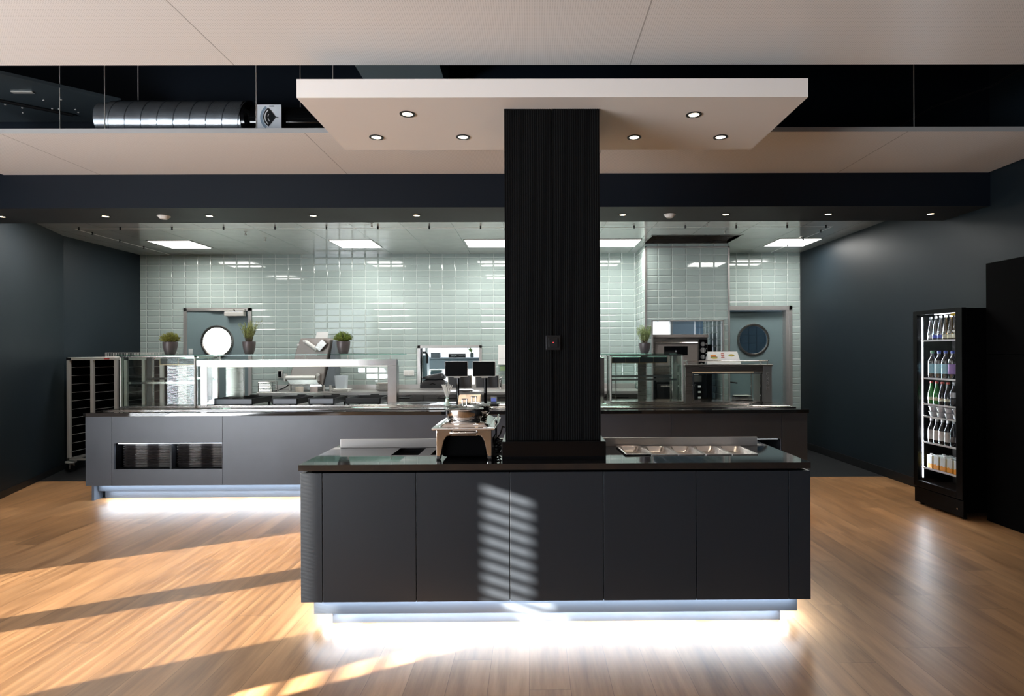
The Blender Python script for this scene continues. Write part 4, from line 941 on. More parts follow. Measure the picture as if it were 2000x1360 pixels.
# double wall socket
t = thing('wall_socket', 'white double socket on the green tiles, left of the pass-through', 'socket', (-1.93, 9.36, 1.18))
MB().box(-2.01, -1.845, 9.350, 9.3595, 1.14, 1.225).build('socket_plate', white_p, t, bevel=0.003)
for X in (-1.995, -1.922): MB().box(X, X + 0.062, 9.346, 9.3505, 1.15, 1.215).build('socket_insert', mat('cream_plastic', (0.62, 0.60, 0.56), 0.4), t, bevel=0.002)
# paper towel dispenser, soap, tap
t = thing('towel_dispenser', 'white wall-mounted paper towel dispenser half hidden behind the pillar', 'dispenser', (-0.35, 9.3, 1.4))
MB().box(-0.53, -0.20, 9.22, 9.358, 1.305, 1.610).build('dispenser_body', white_p, t, bevel=0.008)
MB().box(-0.52, -0.21, 9.216, 9.2195, 1.40, 1.403).build('dispenser_seam', alu, t)
tag(MB().box(-0.50, -0.27, 9.27, 9.358, 1.215, 1.28).build('green_cloth_pack', mat('light_green_pack', (0.35, 0.48, 0.24), 0.6)), 'light green box on the wall under the towel dispenser', 'box')
t = thing('tap', 'chrome kitchen tap on the workbench, just left of the pillar', 'tap', (-0.47, 9.2, 0.93))
MB().tube([(-0.49, 9.22, 0.9305), (-0.49, 9.22, 1.11)], 0.022, 16).build('tap_body', chrome, t, smooth=True)
MB().tube([(-0.49, 9.22, 1.08), (-0.49, 9.12, 1.10), (-0.49, 9.03, 1.09)], 0.012, 12).build('spout', chrome, t, smooth=True)
MB().tube([(-0.49, 9.22, 1.11), (-0.46, 9.2, 1.14)], 0.008, 8).build('lever', chrome, t, smooth=True)
tag(MB().lathe([(0, 0), (0.035, 0), (0.038, 0.03), (0.02, 0.05), (0, 0.052)], (-0.36, 9.2, 0.9305), 20).build('sink_plug', blackp, smooth=True), 'small black round plug beside the chrome tap', 'plug')
t = tag(MB().lathe([(0, 0), (0.10, 0.0), (0.125, 0.02), (0.128, 0.022), (0.11, 0.02), (0, 0.012)], (-0.98, 8.78, 0.9305), 36).build('steel_bowl', steel_pol, smooth=True), 'shallow steel dish at the front of the workbench, behind the tills', 'dish')
# things seen in and through the pass-through
t = thing('folded_bag', 'upper one of the two soft black bags in the pass-through', 'bag', (-1.52, 9.43, 1.03))
def soft(x0, x1, y0, y1, z0, z1, seed, m_, name, parent, slope=0.0):
    rnd = random.Random(seed); b = MB(); nx, ny = 12, 8
    T = [[None] * (ny + 1) for _ in range(nx + 1)]; Bt = [[None] * (ny + 1) for _ in range(nx + 1)]
    for i in range(nx + 1):
        for j in range(ny + 1):
            u, v = i / nx, j / ny; e = min(1, 6 * min(u, 1 - u, v, 1 - v)); h = (z1 - z0) * (0.35 + 0.65 * math.sqrt(e)) * (1 - slope * (1 - u)) + rnd.uniform(-.006, .006) * e
            T[i][j] = b.bm.verts.new((x0 + (x1 - x0) * u, y0 + (y1 - y0) * v, z0 + h)); Bt[i][j] = b.bm.verts.new((x0 + (x1 - x0) * u, y0 + (y1 - y0) * v, z0))
    for i in range(nx):
        for j in range(ny):
            b.bm.faces.new((T[i][j], T[i + 1][j], T[i + 1][j + 1], T[i][j + 1])); b.bm.faces.new((Bt[i][j], Bt[i][j + 1], Bt[i + 1][j + 1], Bt[i + 1][j]))
    for i in range(nx):
        b.bm.faces.new((T[i][0], Bt[i][0], Bt[i + 1][0], T[i + 1][0])); b.bm.faces.new((T[i][ny], T[i + 1][ny], Bt[i + 1][ny], Bt[i][ny]))
    for j in range(ny):
        b.bm.faces.new((T[0][j], T[0][j + 1], Bt[0][j + 1], Bt[0][j])); b.bm.faces.new((T[nx][j], Bt[nx][j], Bt[nx][j + 1], T[nx][j + 1]))
    return b.build(name, m_, parent, smooth=True)
soft(-1.72, -1.37, 9.33, 9.55, 1.085, 1.19, 2, blackp, 'bag_body', t, 0.6)
MB().box(-1.66, -1.44, 9.34, 9.36, 1.10, 1.105).build('zip', steel_pol, t)
t = thing('folded_bag', 'lower one of the two soft black bags in the pass-through', 'bag', (-1.52, 9.43, 0.97))
soft(-1.745, -1.33, 9.30, 9.56, 0.9505, 1.08, 4, blackp, 'bag_body', t, 0.05)
MB().tube([(-1.6, 9.31, 1.0), (-1.55, 9.295, 1.02), (-1.5, 9.31, 1.0)], 0.006, 6).build('bag_handle', blackm, t)
# cabinets under the window in the back room
bl = mat('pale_blue_front', (0.34, 0.42, 0.48), 0.45)
t = thing('back_room_cabinet', 'pale blue-grey low cabinets beneath the bright window in the back room', 'cabinet', (-1.6, 12.6, 0))
MB().box(-3.0, 0.3, 12.45, 12.98, 0, 1.36).build('cabinet_body', bl, t)
for i in range(4): MB().box(-2.98 + i * 0.82, -2.19 + i * 0.82, 12.43, 12.449, 0.1, 1.34).build('cabinet_door', bl, t, bevel=0.004)
MB().box(-3.02, 0.32, 12.41, 12.98, 1.362, 1.39).build('cabinet_top', mat('grey_blue_top', (0.3, 0.35, 0.4), 0.4), t)
t = thing('name_board', 'small black sign board lettered BBSA-LOUNGE seen through the pass-through', 'sign', (-1.55, 12.48, 1.39))
MB().box(-1.74, -1.385, 12.44, 12.46, 1.392, 1.475).build('board', blackp, t)
text('lettering', 'BBSA', 0.055, (-1.635, 12.4385, 1.432), R_FRONT, mat('sign_white', (0.6, 0.62, 0.62), 0.5), t)
text('lettering', '-LOUNGE', 0.042, (-1.490, 12.4385, 1.432), R_FRONT, mat('sign_grey', (0.38, 0.40, 0.42), 0.5), t)
t = thing('grey_box', 'grey lidded box on the back-room cabinet, left of the black sign', 'box', (-2.03, 12.6, 1.39))
MB().box(-2.12, -1.93, 12.5, 12.7, 1.392, 1.50).build('box_body', mat('slate_grey', (0.14, 0.16, 0.18), 0.5), t, bevel=0.006)
t = thing('vase_plant', 'small vase with green twigs on the back-room window sill', 'plant', (-1.27, 12.6, 1.39))
MB().lathe([(0, 0), (0.035, 0), (0.045, 0.06), (0.035, 0.10), (0.03, 0.10), (0, 0.09)], (-1.27, 12.6, 1.392), 20).build('vase', mat('dark_vase', (0.08, 0.1, 0.1), 0.3), t, smooth=True)
b = MB(); rnd = random.Random(3)
for i in range(26):
    a = rnd.uniform(0, 6.28); e = Vector((-1.27 + 0.10 * math.cos(a) * rnd.random() - 0.05, 12.6 + 0.06 * math.sin(a), 1.55 + rnd.uniform(0, .12))); b.tube([(-1.27, 12.6, 1.48), e], 0.0015, 4)
    for k in range(5):
        p = Vector((-1.27, 12.6, 1.48)).lerp(e, 0.4 + 0.12 * k); d = Vector((rnd.uniform(-1, 1), rnd.uniform(-1, 1), rnd.uniform(0, 1))).normalized() * 0.03; s = d.orthogonal().normalized() * 0.008
        b.bm.faces.new([b.bm.verts.new(q) for q in (p, p + d * .5 + s, p + d, p + d * .5 - s)])
b.build('twigs', mat('fresh_green', (0.2, 0.3, 0.08), 0.6), t)
t = thing('coffee_machine', 'dark upright machine with an arched grey handle at the left of the pass-through view', 'machine', (-2.0, 11.2, 0.9))
MB().box(-2.16, -2.10, 11.1, 11.5, 0.9, 1.7).build('machine_body', blackp, t); MB().tube([(-2.09, 11.12, 1.22), (-2.085, 11.12, 1.46), (-2.06, 11.12, 1.50), (-1.98, 11.12, 1.50), (-1.95, 11.12, 1.46), (-1.95, 11.12, 1.30)], 0.022, 10).build('arched_handle', blackp, t, smooth=True)
MB().box(-2.07, -1.97, 11.2, 11.5, 0.95, 1.45).build('side_tank', bl, t, bevel=0.02)
MB().tube([(-2.03, 11.1, 0.9), (-2.03, 11.1, 2.2)], 0.008, 8).build('hose', blackp, t)
MB().box(-2.4, -1.0, 11.05, 11.6, 0.80, 0.90).build('machine_table', steel, t)
MB().box(-2.35, -1.05, 11.1, 11.55, 0.0, 0.80).build('table_base', steel_dk, t)
t = thing('plastic_crate', 'small pale crate standing behind the black bags in the pass-through view', 'crate', (-1.78, 11.3, 0.9))
MB().box(-1.90, -1.70, 11.15, 11.4, 0.905, 1.16).build('crate_body', mat('teal_grey_crate', (0.12, 0.18, 0.21), 0.5), t, bevel=0.01); MB().box(-1.91, -1.69, 11.14, 11.41, 1.162, 1.18).build('crate_rim', white_p, t)

# ================================================================== OVENS in the tiled block
ov = thing('pizza_oven', 'stainless pizza oven with dark window and round knobs, in the tiled opening', 'oven', (2.13, 8.9, 1.15))
OX0, OX1, OY = 1.735, 2.535, 8.62
MB().box(OX0, OX1, OY + 0.03, 9.25, 1.17, 1.70).build('oven_body', steel_dk, ov, bevel=0.004)
MB().box(OX0 - 0.004, OX1 + 0.004, OY - 0.01, 9.25, 1.7005, 1.745).build('oven_top', grey_s, ov, bevel=0.004)
MB().box(OX0 + 0.01, OX1 - 0.135, OY + 0.008, OY + 0.03, 1.19, 1.655).build('door_surround', steel_dk, ov)
dr = MB().box(OX0 + 0.03, OX1 - 0.155, OY - 0.012, OY + 0.008, 1.295, 1.61).build('oven_door', grey_s, ov, bevel=0.004)
MB().box(OX0 + 0.16, OX1 - 0.30, OY - 0.016, OY - 0.0115, 1.445, 1.575).build('oven_window', blackg, dr)
MB().prism([(OX0 + 0.318, 1.492), (OX0 + 0.342, 1.492), (OX0 + 0.330, 1.522)], OY - 0.0175, OY - 0.0162, 'y').build('triangle_mark', mk, dr)
MB().tube([(OX0 + 0.03, OY - 0.03, 1.625), (OX1 - 0.16, OY - 0.03, 1.625)], 0.014, 16).build('door_handle', steel_pol, dr, smooth=True)
MB().box(OX0 + 0.03, OX1 - 0.155, OY - 0.005, OY + 0.008, 1.205, 1.265).build('lower_strip', steel, ov)
cp = MB().box(OX1 - 0.125, OX1 - 0.015, OY - 0.006, OY + 0.03, 1.18, 1.675).build('control_panel', blackg, ov)
for z, r in ((1.605, 0.030), (1.515, 0.038), (1.42, 0.032)):
    k = MB().cyl((OX1 - 0.080, OY - 0.006, z), r, -0.022, 24, (0, 1, 0)).build('knob', mat('knob_grey', (0.24, 0.24, 0.24), 0.35, 0.6), cp, smooth=True)
    MB().box(OX1 - 0.083, OX1 - 0.077, OY - 0.031, OY - 0.028, z - r * 0.8, z + r * 0.8).build('knob_pointer', white_p, k)
for z in (1.605, 1.54, 1.47, 1.405): MB().box(OX1 - 0.036, OX1 - 0.022, OY - 0.009, OY - 0.006, z - 0.008, z + 0.008).build('switch', mk, cp)
text('oven_lettering', 'iDeck', 0.038, (OX1 - 0.072, OY - 0.0072, 1.315), R_FRONT, white_p, cp)
MB().cyl((OX1 - 0.06, OY - 0.006, 1.235), 0.012, -0.004, 16, (0, 1, 0)).build('round_emblem', mk, cp)
bo2 = thing('combi_oven', 'black lower oven on a stand beneath the pizza oven, right of the glass case', 'oven', (2.2, 8.9, 0.1))
MB().box(1.76, 2.52, 8.64, 9.2, 0.12, 1.165).build('oven_body', blackg, bo2, bevel=0.004)
MB().box(1.78, 2.44, 8.625, 8.639, 1.06, 1.15).build('steel_strip', steel, bo2)
dd = MB().box(1.80, 2.36, 8.615, 8.639, 0.35, 1.03).build('oven_door', blackp, bo2, bevel=0.003)
MB().tube([(1.84, 8.59, 1.0), (2.32, 8.59, 1.0)], 0.012, 12).build('door_handle', steel_pol, dd, smooth=True)
for z in (0.98, 0.90, 0.82): MB().box(2.39, 2.43, 8.632, 8.639, z, z + 0.025).build('touch_key', white_p, bo2)
for X in (1.80, 2.48):
    for Y in (8.68, 9.15): MB().cyl((X, Y, 0.0), 0.02, 0.12, 12).build('foot', steel, bo2)
MB().box(2.54, 2.60, 8.66, 9.25, 0.0, 1.6).build('x', blackm).name = 'flue_panel'
tag(bpy.data.objects['flue_panel'], 'black upright panel in the gap right of the pizza oven', 'panel')
t = thing('knife_block', 'small white-topped wedge on the counter inside the heated display', 'utensil', (2.5, 7.2, 0.92))
MB().prism([(7.12, 0.916), (7.26, 0.916), (7.26, 0.965), (7.12, 0.93)], 2.42, 2.62, 'x').build('wedge_body', blackp, t); MB().box(2.43, 2.61, 7.13, 7.25, 0.966, 0.970).build('wedge_top', white_p, t)

# ================================================================== TROLLEYS
def trolley(x0, x1, y0, y1, label, cid):
    t = thing('tray_trolley', label, 'trolley', ((x0 + x1) / 2, (y0 + y1) / 2, 0), 'tray trolleys')
    p = 0.038; zb_, zt_ = 0.155, 1.455; xm = (x0 + x1) / 2
    for X in (x0, xm - p / 2, x1 - p):
        for Y in (y0, y1 - p):
            MB().box(X, X + p, Y, Y + p, zb_, zt_ - 0.03).build('upright', alu, t, bevel=0.004)
    b = MB()
    for z in (zb_, zt_ - 0.03):
        b.box(x0, x1, y0, y0 + p, z, z + 0.028); b.box(x0, x1, y1 - p, y1, z, z + 0.028); b.box(x0, x0 + p, y0, y1, z, z + 0.028); b.box(x1 - p, x1, y0, y1, z, z + 0.028)
    b.build('frame', alu, t, bevel=0.003)
    MB().box(x0 + 0.01, x1 - 0.01, y0 + 0.01, y1 - 0.01, zt_ - 0.001, zt_ + 0.004).build('top_sheet', white_p, t)
    MB().box(x0 + 0.001, x1 - 0.001, y1 - p - 0.006, y1 - p - 0.002, zb_ + 0.03, zt_ - 0.03).build('rear_panel', blackm, t)
    for X in (x0 + 0.001, xm, x1 - 0.004): MB().box(X, X + 0.003, y0 + p, y1 - p - 0.006, zb_ + 0.03, zt_ - 0.03).build('side_panel', blackm, t)
    MB().box(x0 - 0.001, x0 + p + 0.02, y0 - 0.003, y0 + 0.001, zt_ - 0.032, zt_ + 0.001).build('corner_cap', blackp, t)
    MB().box(x1 - 0.16, x1 - 0.09, y0 - 0.002, y0 - 0.0005, zt_ - 0.022, zt_ - 0.008).build('red_badge', mat('badge_red', (0.5, 0.05, 0.04), 0.5), t)
    for i in range(11):
        z = 0.26 + i * 0.107
        for a, c in ((x0 + p, xm - p / 2), (xm + p / 2, x1 - p)):
            b = MB(); b.box(a - 0.005, a + 0.016, y0 + 0.02, y1 - p - 0.01, z, z + 0.0025); b.box(c - 0.016, c + 0.005, y0 + 0.02, y1 - p - 0.01, z, z + 0.0025)
            b.build('tray_runner', alu, t)
    for X in (x0 + 0.03, x1 - 0.03):
        for Y in (y0 + 0.03, y1 - 0.03):
            c = MB().cyl((X, Y + 0.015, 0.045), 0.045, -0.03, 20, (0, 1, 0)).build('caster', blackp, t, smooth=True)
            b = MB(); b.box(X - 0.004, X + 0.004, Y - 0.022, Y - 0.018, 0.04, 0.12); b.box(X - 0.03, X + 0.03, Y - 0.02, Y + 0.03, 0.108, 0.114); b.box(X - 0.03, X + 0.03, Y + 0.019, Y + 0.023, 0.04, 0.11); b.build('caster_fork', alu, c)
            MB().cyl((X, Y, 0.122), 0.062, 0.018, 24).build('bumper_disc', mat('grey_bumper', (0.45, 0.45, 0.43), 0.6), c, smooth=True)
    return t
trolley(-5.90, -5.265, 7.62, 8.25, 'aluminium tray trolley on casters against the left wall, farthest left', 0)
trolley(-5.19, -4.70, 7.64, 8.25, 'aluminium tray trolley on casters seen through the left display case', 1)
t = thing('wire_basket', 'low grey wire basket lying on top of the tray trolleys', 'basket', (-5.2, 7.9, 1.46))
b = MB()
bx0, bx1, by0, by1 = -5.50, -4.80, 7.75, 8.15
for z in (1.464, 1.515): b.tube([(bx0, by0, z), (bx1, by0, z), (bx1, by1, z), (bx0, by1, z), (bx0, by0, z)], 0.003, 5)
n = 34
for i in range(n + 1):
    X = bx0 + (bx1 - bx0) * i / n
    for Y in (by0, by1): b.tube([(X, Y, 1.464), (X, Y, 1.515)], 0.002, 4)
for i in range(16):
    Y = by0 + (by1 - by0) * i / 15
    b.tube([(bx0, Y, 1.464), (bx1, Y, 1.464)], 0.0018, 4)
b.build('wire_mesh', alu, t)

# ================================================================== DRINKS FRIDGE
fridge_m = mat('fridge_black', (0.002, 0.002, 0.0023), 0.35, 0, 0.02, spec=0.12)
# built in its own frame: u along the glass front (away from the camera), v into the fridge; then placed
fr = thing('drinks_fridge', 'tall black drinks fridge with a lit glass door against the right wall', 'fridge', (0, 0, 0))
FA = Vector((3.790, 5.262)); FB = Vector((3.754, 5.885)); FU = (FB - FA).normalized(); FV = Vector((FU.y, -FU.x))   # into the fridge = +X
FW = (FB - FA).length; FD = 0.40
fang = math.atan2(FU.y, FU.x)
def place_f(o):
    o.location = (FA.x, FA.y, 0); o.rotation_euler = (0, 0, fang - PI / 2)
# local frame: y = u (along the face), x = v (into the fridge), z up
W = FW
def fb(x0, x1, y0, y1, z0, z1): return MB().box(x0, x1, y0, y1, z0, z1)
fb(0.045, FD, 0.0, 0.030, 0.06, 1.875).build('side_wall', fridge_m, fr)
fb(0.045, FD, W - 0.030, W, 0.06, 1.875).build('side_wall', fridge_m, fr)
fb(FD - 0.02, FD, 0.030, W - 0.030, 0.06, 1.875).build('back_wall', mat('fridge_liner', (0.035, 0.03, 0.03), 0.5), fr)
fb(0.045, FD - 0.02, 0.030, W - 0.030, 1.845, 1.875).build('top_panel', fridge_m, fr)
fb(0.045, FD - 0.02, 0.030, W - 0.030, 0.06, 0.20).build('bottom_box', fridge_m, fr)
fb(0.010, 0.044, 0.002, W - 0.002, 0.02, 0.165).build('kick_grille', fridge_m, fr, bevel=0.003)
for y in (0.05, W - 0.05):
    for x in (0.06, FD - 0.05): MB().cyl((x, y, 0.0), 0.02, 0.06, 10).build('foot', fridge_m, fr)
door = thing('fridge_door', None, None)
COL.objects.unlink(door); bpy.data.objects.remove(door)
b = MB(); b.box(0.0, 0.040, 0.0, 0.075, 0.175, 1.88); b.box(0.0, 0.040, W - 0.055, W, 0.175, 1.88); b.box(0.0, 0.040, 0.075, W - 0.055, 1.842, 1.88); b.box(0.0, 0.040, 0.075, W - 0.055, 0.175, 0.235)
fdoor = b.build('glass_door', fridge_m, fr, bevel=0.002)
MB().box(0.016, 0.021, 0.075, W - 0.055, 0.235, 1.842).build('door_pane', glass('fridge_glass', (0.97, 0.98, 0.99), 0.012, 0.0, 0.15), fdoor)
fb(0.050, 0.058, W - 0.062, W - 0.055, 0.26, 1.82).build('led_bar', emitm('fridge_led', (0.85, 0.92, 1.0), 14), fr)
fb(0.050, 0.060, 0.10, 0.40, 1.835, 1.843).build('top_led_bar', emitm('fridge_led_top', (0.95, 0.95, 1.0), 5), fr)
fb(0.046, 0.050, 0.085, 0.19, 1.815, 1.838).build('yellow_sticker', mat('yellow_label', (0.75, 0.52, 0.02), 0.5), fr)
SH = [1.600, 1.235, 0.985, 0.865, 0.615, 0.365]
for z in SH:
    s_ = fb(0.055, FD - 0.025, 0.034, W - 0.034, z - 0.006, z - 0.002).build('shelf', glass_c, fr)
    fb(0.050, 0.056, 0.034, W - 0.034, z - 0.014, z + 0.002).build('shelf_edge', mat('shelf_white', (0.6, 0.6, 0.62), 0.4), s_)
MB().cyl((0.008, 0.06, 0.085), 0.008, -0.01, 12, (1, 0, 0)).build('lock', steel, fr)
place_f(fr)
def f_light(x, y, z, e, d, sx, sy):
    p = Matrix.Translation((FA.x, FA.y, 0)) @ Matrix.Rotation(fang - PI / 2, 4, 'Z')
    o = light('fridge_light', 'AREA', p @ Vector((x, y, z)), e, (0.88, 0.94, 1), None, shape='RECTANGLE', size=sx, size_y=sy)
    dd_ = (p.to_3x3() @ Vector(d)); o.rotation_euler = dd_.to_track_quat('-Z', 'Y').to_euler(); return o
f_light(0.056, W - 0.068, 1.04, 7.0, (0.35, -1, 0), 0.012, 1.5)
f_light(0.09, 0.30, 1.838, 1.5, (0.1, 0, -1), 0.3, 0.02)
# drinks
def place_in(o, v, u, z, rz=0):
    p = Matrix.Translation((FA.x, FA.y, 0)) @ Matrix.Rotation(fang - PI / 2, 4, 'Z') @ Vector((v, u, z))
    o.location = p; o.rotation_euler = (0, 0, fang - PI / 2 + rz)
def bottle(name, prof, body_m, cap, label_m, lab=None, cap_m=None, cat='bottle', group=None, neck=None):
    t = thing(name, 'x', cat, (0, 0, 0), group)
    MB().lathe(prof, (0, 0, 0), 20).build('bottle_body', body_m, t, smooth=True)
    if label_m: 
        r, z0, z1 = label_m[1:]; MB().lathe([(r, z0), (r, z1)], (0, 0, 0), 20, caps=False).build('label', label_m[0], t, smooth=True)
    if cap:
        r, z0, z1 = cap; MB().lathe([(0, z0), (r, z0), (r, z1), (r * .9, z1 + 0.002), (0, z1 + 0.002)], (0, 0, 0), 16).build('cap', cap_m, t, smooth=True)
    return t
clearb = glass('bottle_glass', (0.62, 0.68, 0.68), 0.25, 0.05); amberb = glass('yellow_bottle_glass', (0.75, 0.58, 0.22), 0.22, 0.05)
petb = glass('pet_bottle', (0.35, 0.38, 0.40), 0.2, 0.05)
greenb = mat('green_bottle', (0.02, 0.16, 0.03), 0.12); darkb = mat('dark_bottle', (0.008, 0.008, 0.010), 0.10)
L_blue = mat('label_blue', (0.03, 0.05, 0.35), 0.5); L_white = mat('label_white', (0.60, 0.60, 0.60), 0.5); L_teal = mat('label_teal_white', (0.28, 0.50, 0.58), 0.5); L_purp = mat('label_purple', (0.25, 0.14, 0.36), 0.5); L_cream = mat('label_cream', (0.55, 0.52, 0.38), 0.5)
def prof(r, h, rn, sh): return [(0, 0), (r * 0.92, 0), (r, 0.006), (r, h * sh), (r * 0.85, h * (sh + 0.08)), (rn * 1.2, h * 0.80), (rn, h * 0.86), (rn, h * 0.96), (0, h * 0.96)]
cap_s = mat('silver_cap', (0.6, 0.6, 0.62), 0.3, 0.8); cap_b = mat('blue_cap', (0.02, 0.06, 0.4), 0.4); cap_g = mat('green_cap', (0.10, 0.3, 0.15), 0.4); cap_r = mat('red_cap', (0.4, 0.03, 0.02), 0.4)
def row(protos, z, u0, du, v, desc, group, n, jit=0.0, ordfmt='%s'):
    used = {}
    for i in range(n):
        p = protos[i]
        if p in used: o = copy_tree(p)
        else: o = p; used[p] = 1
        place_in(o, v, u0 - i * du, z + 0.001)
        o['label'] = desc[i]; o['group'] = group
A1 = bottle('glass_bottle', prof(0.030, 0.225, 0.012, 0.30), clearb, (0.0135, 0.205, 0.222), (L_white, 0.0305, 0.014, 0.045), cap_m=cap_s)
A2 = bottle('glass_bottle', prof(0.030, 0.225, 0.012, 0.30), clearb, (0.0135, 0.205, 0.222), (L_blue, 0.0305, 0.014, 0.045), cap_m=cap_s)
A3 = bottle('glass_bottle', prof(0.030, 0.225, 0.012, 0.30), amberb, (0.0135, 0.205, 0.222), (L_cream, 0.0305, 0.014, 0.045), cap_m=cap_s)
row([A1, A2, A2, A3, A3, A3, A3], 1.600, 0.500, 0.064, 0.095, ['clear bottle with a white base band, top fridge shelf, leftmost', 'clear bottle with a blue base band, top fridge shelf, second from the left', 'clear bottle with a blue base band, top fridge shelf, third from the left'] + ['yellowish bottle with a pale band, top fridge shelf, %s from the left' % w for w in ('fourth', 'fifth', 'sixth', 'seventh')], 'bottles on the top fridge shelf', 7)
B1 = bottle('plastic_bottle', prof(0.036, 0.255, 0.013, 0.62), petb, (0.016, 0.235, 0.257), (L_teal, 0.0368, 0.045, 0.135), cap_m=cap_g)
B2 = bottle('plastic_bottle', prof(0.036, 0.255, 0.013, 0.62), petb, (0.016, 0.235, 0.257), (L_teal, 0.0368, 0.045, 0.135), cap_m=cap_b)
B3 = bottle('plastic_bottle', prof(0.036, 0.255, 0.013, 0.62), petb, (0.016, 0.235, 0.257), (L_purp, 0.0368, 0.045, 0.135), cap_m=cap_b)
row([B1, B2, B2, B3, B3], 1.235, 0.488, 0.086, 0.098, ['plastic bottle with a green cap, leftmost on the second fridge shelf', 'plastic bottle with teal label and blue cap, second on the second fridge shelf', 'plastic bottle with teal label and blue cap, third on the second fridge shelf', 'plastic bottle with a purple label, fourth on the second fridge shelf', 'plastic bottle with a purple label, rightmost on the second fridge shelf'], 'plastic bottles on the second fridge shelf', 5)
C1 = bottle('green_bottle', prof(0.031, 0.215, 0.012, 0.45), greenb, (0.014, 0.198, 0.214), (L_cream, 0.0315, 0.035, 0.065), cap_m=cap_r)
C2 = bottle('dark_bottle', prof(0.031, 0.215, 0.012, 0.45), darkb, (0.014, 0.198, 0.214), (L_cream, 0.0315, 0.035, 0.060), cap_m=cap_r)
C3 = bottle('swing_top_bottle', prof(0.033, 0.215, 0.012, 0.55), darkb, (0.012, 0.190, 0.216), (mat('label_silver', (0.35, 0.36, 0.38), 0.4), 0.0336, 0.080, 0.125), cap_m=cap_s)
row([C1, C1, C2, C2, C3, C3], 0.985, 0.500, 0.072, 0.096, ['green bottle with a red cap, leftmost on the third fridge shelf', 'green bottle with a red cap, second on the third fridge shelf', 'black bottle with a red cap, third on the third fridge shelf', 'black bottle with a red cap, fourth on the third fridge shelf', 'black bottle with a silver band, fifth on the third fridge shelf', 'black bottle with a silver band, rightmost on the third fridge shelf'], 'bottles on the third fridge shelf', 6)
cupm = mat('cup_white_print', (0.52, 0.52, 0.55), 0.4, 0, 0.35, 40)
cup0 = thing('yogurt_cup', 'x', 'cup', (0, 0, 0), 'cups on the fridge shelf')
MB().lathe([(0, 0), (0.030, 0), (0.043, 0.040), (0.046, 0.042), (0.046, 0.045), (0, 0.045)], (0, 0, 0), 24).build('cup_body', cupm, cup0, smooth=True)
MB().lathe([(0, 0.0452), (0.046, 0.0452), (0.046, 0.047), (0, 0.047)], (0, 0, 0), 24).build('foil_lid', cap_s, cup0)
first = True
for i in range(4):
    for l_ in range(2):
        o = cup0 if first else copy_tree(cup0); first = False
        place_in(o, 0.105, 0.480 - i * 0.102, 0.866 + l_ * 0.048, i)
        o['label'] = 'small white cup, %s row, %s from the left on the narrow fridge shelf' % (('lower', 'upper')[l_], ORD[i])
D1 = bottle('dark_bottle', prof(0.033, 0.232, 0.012, 0.55), darkb, (0.014, 0.205, 0.232), (L_white, 0.0337, 0.030, 0.120), cap_m=cap_s)
D2 = bottle('swing_top_bottle', prof(0.033, 0.232, 0.012, 0.55), darkb, (0.012, 0.205, 0.232), (mat('label_black_white', (0.10, 0.10, 0.10), 0.4, 0, 0.9, 50), 0.0337, 0.040, 0.085), cap_m=cap_s)
row([D1, D1, D1, D1, D2, D2], 0.615, 0.500, 0.071, 0.098, ['dark bottle with a tall white label, %s on the fifth fridge shelf' % w for w in ('leftmost', 'second', 'third', 'fourth')] + ['dark bottle with a small black and white mark, fifth on the fifth fridge shelf', 'dark bottle with a small black and white mark, rightmost on the fifth fridge shelf'], 'dark bottles on the fifth fridge shelf', 6)
cart_m, nt_, b_ = newmat('juice_carton_print')
tc_ = nt_.nodes.new('ShaderNodeTexCoord'); sp_ = nt_.nodes.new('ShaderNodeSeparateXYZ'); nt_.links.new(tc_.outputs['Object'], sp_.inputs[0])
no_ = nt_.nodes.new('ShaderNodeTexNoise'); no_.inputs['Scale'].default_value = 60; nt_.links.new(tc_.outputs['Object'], no_.inputs['Vector'])
f_ = M(nt_, 'LESS_THAN', M(nt_, 'ADD', sp_.outputs[2], M(nt_, 'MULTIPLY', no_.outputs['Fac'], 0.03)), 0.062)
nt_.links.new(mixc(nt_, f_, (0.55, 0.60, 0.62), (0.75, 0.30, 0.03)), b_.inputs['Base Color']); b_.inputs['Roughness'].default_value = 0.4
ct0 = thing('juice_carton', 'x', 'carton', (0, 0, 0), 'juice cartons on the bottom fridge shelf')
MB().box(-0.032, 0.032, -0.034, 0.034, 0, 0.125).build('carton_body', cart_m, ct0, bevel=0.003)
MB().box(-0.032, 0.032, 0.0345, 0.0355, 0.004, 0.121).build('yellow_side', mat('carton_yellow', (0.7, 0.45, 0.03), 0.45), ct0)
MB().cyl((-0.01, 0, 0.1255), 0.013, 0.012, 16).build('screw_cap', white_p, ct0)
first = True
for j, (n_, v_) in enumerate(((5, 0.095), (3, 0.185))):
    for i in range(n_):
        o = ct0 if first else copy_tree(ct0); first = False
        place_in(o, v_, 0.488 - i * 0.085 - j * 0.04, 0.3662, 0)
        o['label'] = 'small juice carton, %s row, %s from the left on the bottom fridge shelf' % (('front', 'rear')[j], ORD[i])
o = bottle('fallen_can', [(0, 0), (0.024, 0.0), (0.028, 0.006), (0.028, 0.10), (0.022, 0.108), (0, 0.108)], mat('can_blue', (0.15, 0.35, 0.45), 0.3, 0.6), None, None, cat='can')
place_in(o, 0.10, 0.16, 0.231)
o.rotation_euler = (PI / 2, 0, 0.3)
o['label'] = 'small blue can lying on the dark floor of the fridge'

# ================================================================== BLACK TALL UNIT beside the fridge
tu = thing('tall_black_unit', 'tall matte black cupboard at the right edge, right of the drinks fridge', 'cupboard', (4.09, 4.3, 0))
MB().box(4.0, 4.198, 3.2, 5.255, 0.0, 1.46).build('lower_body', blackm, tu)
MB().box(4.0, 4.198, 3.2, 5.255, 1.465, 2.262).build('upper_body', blackm, tu)

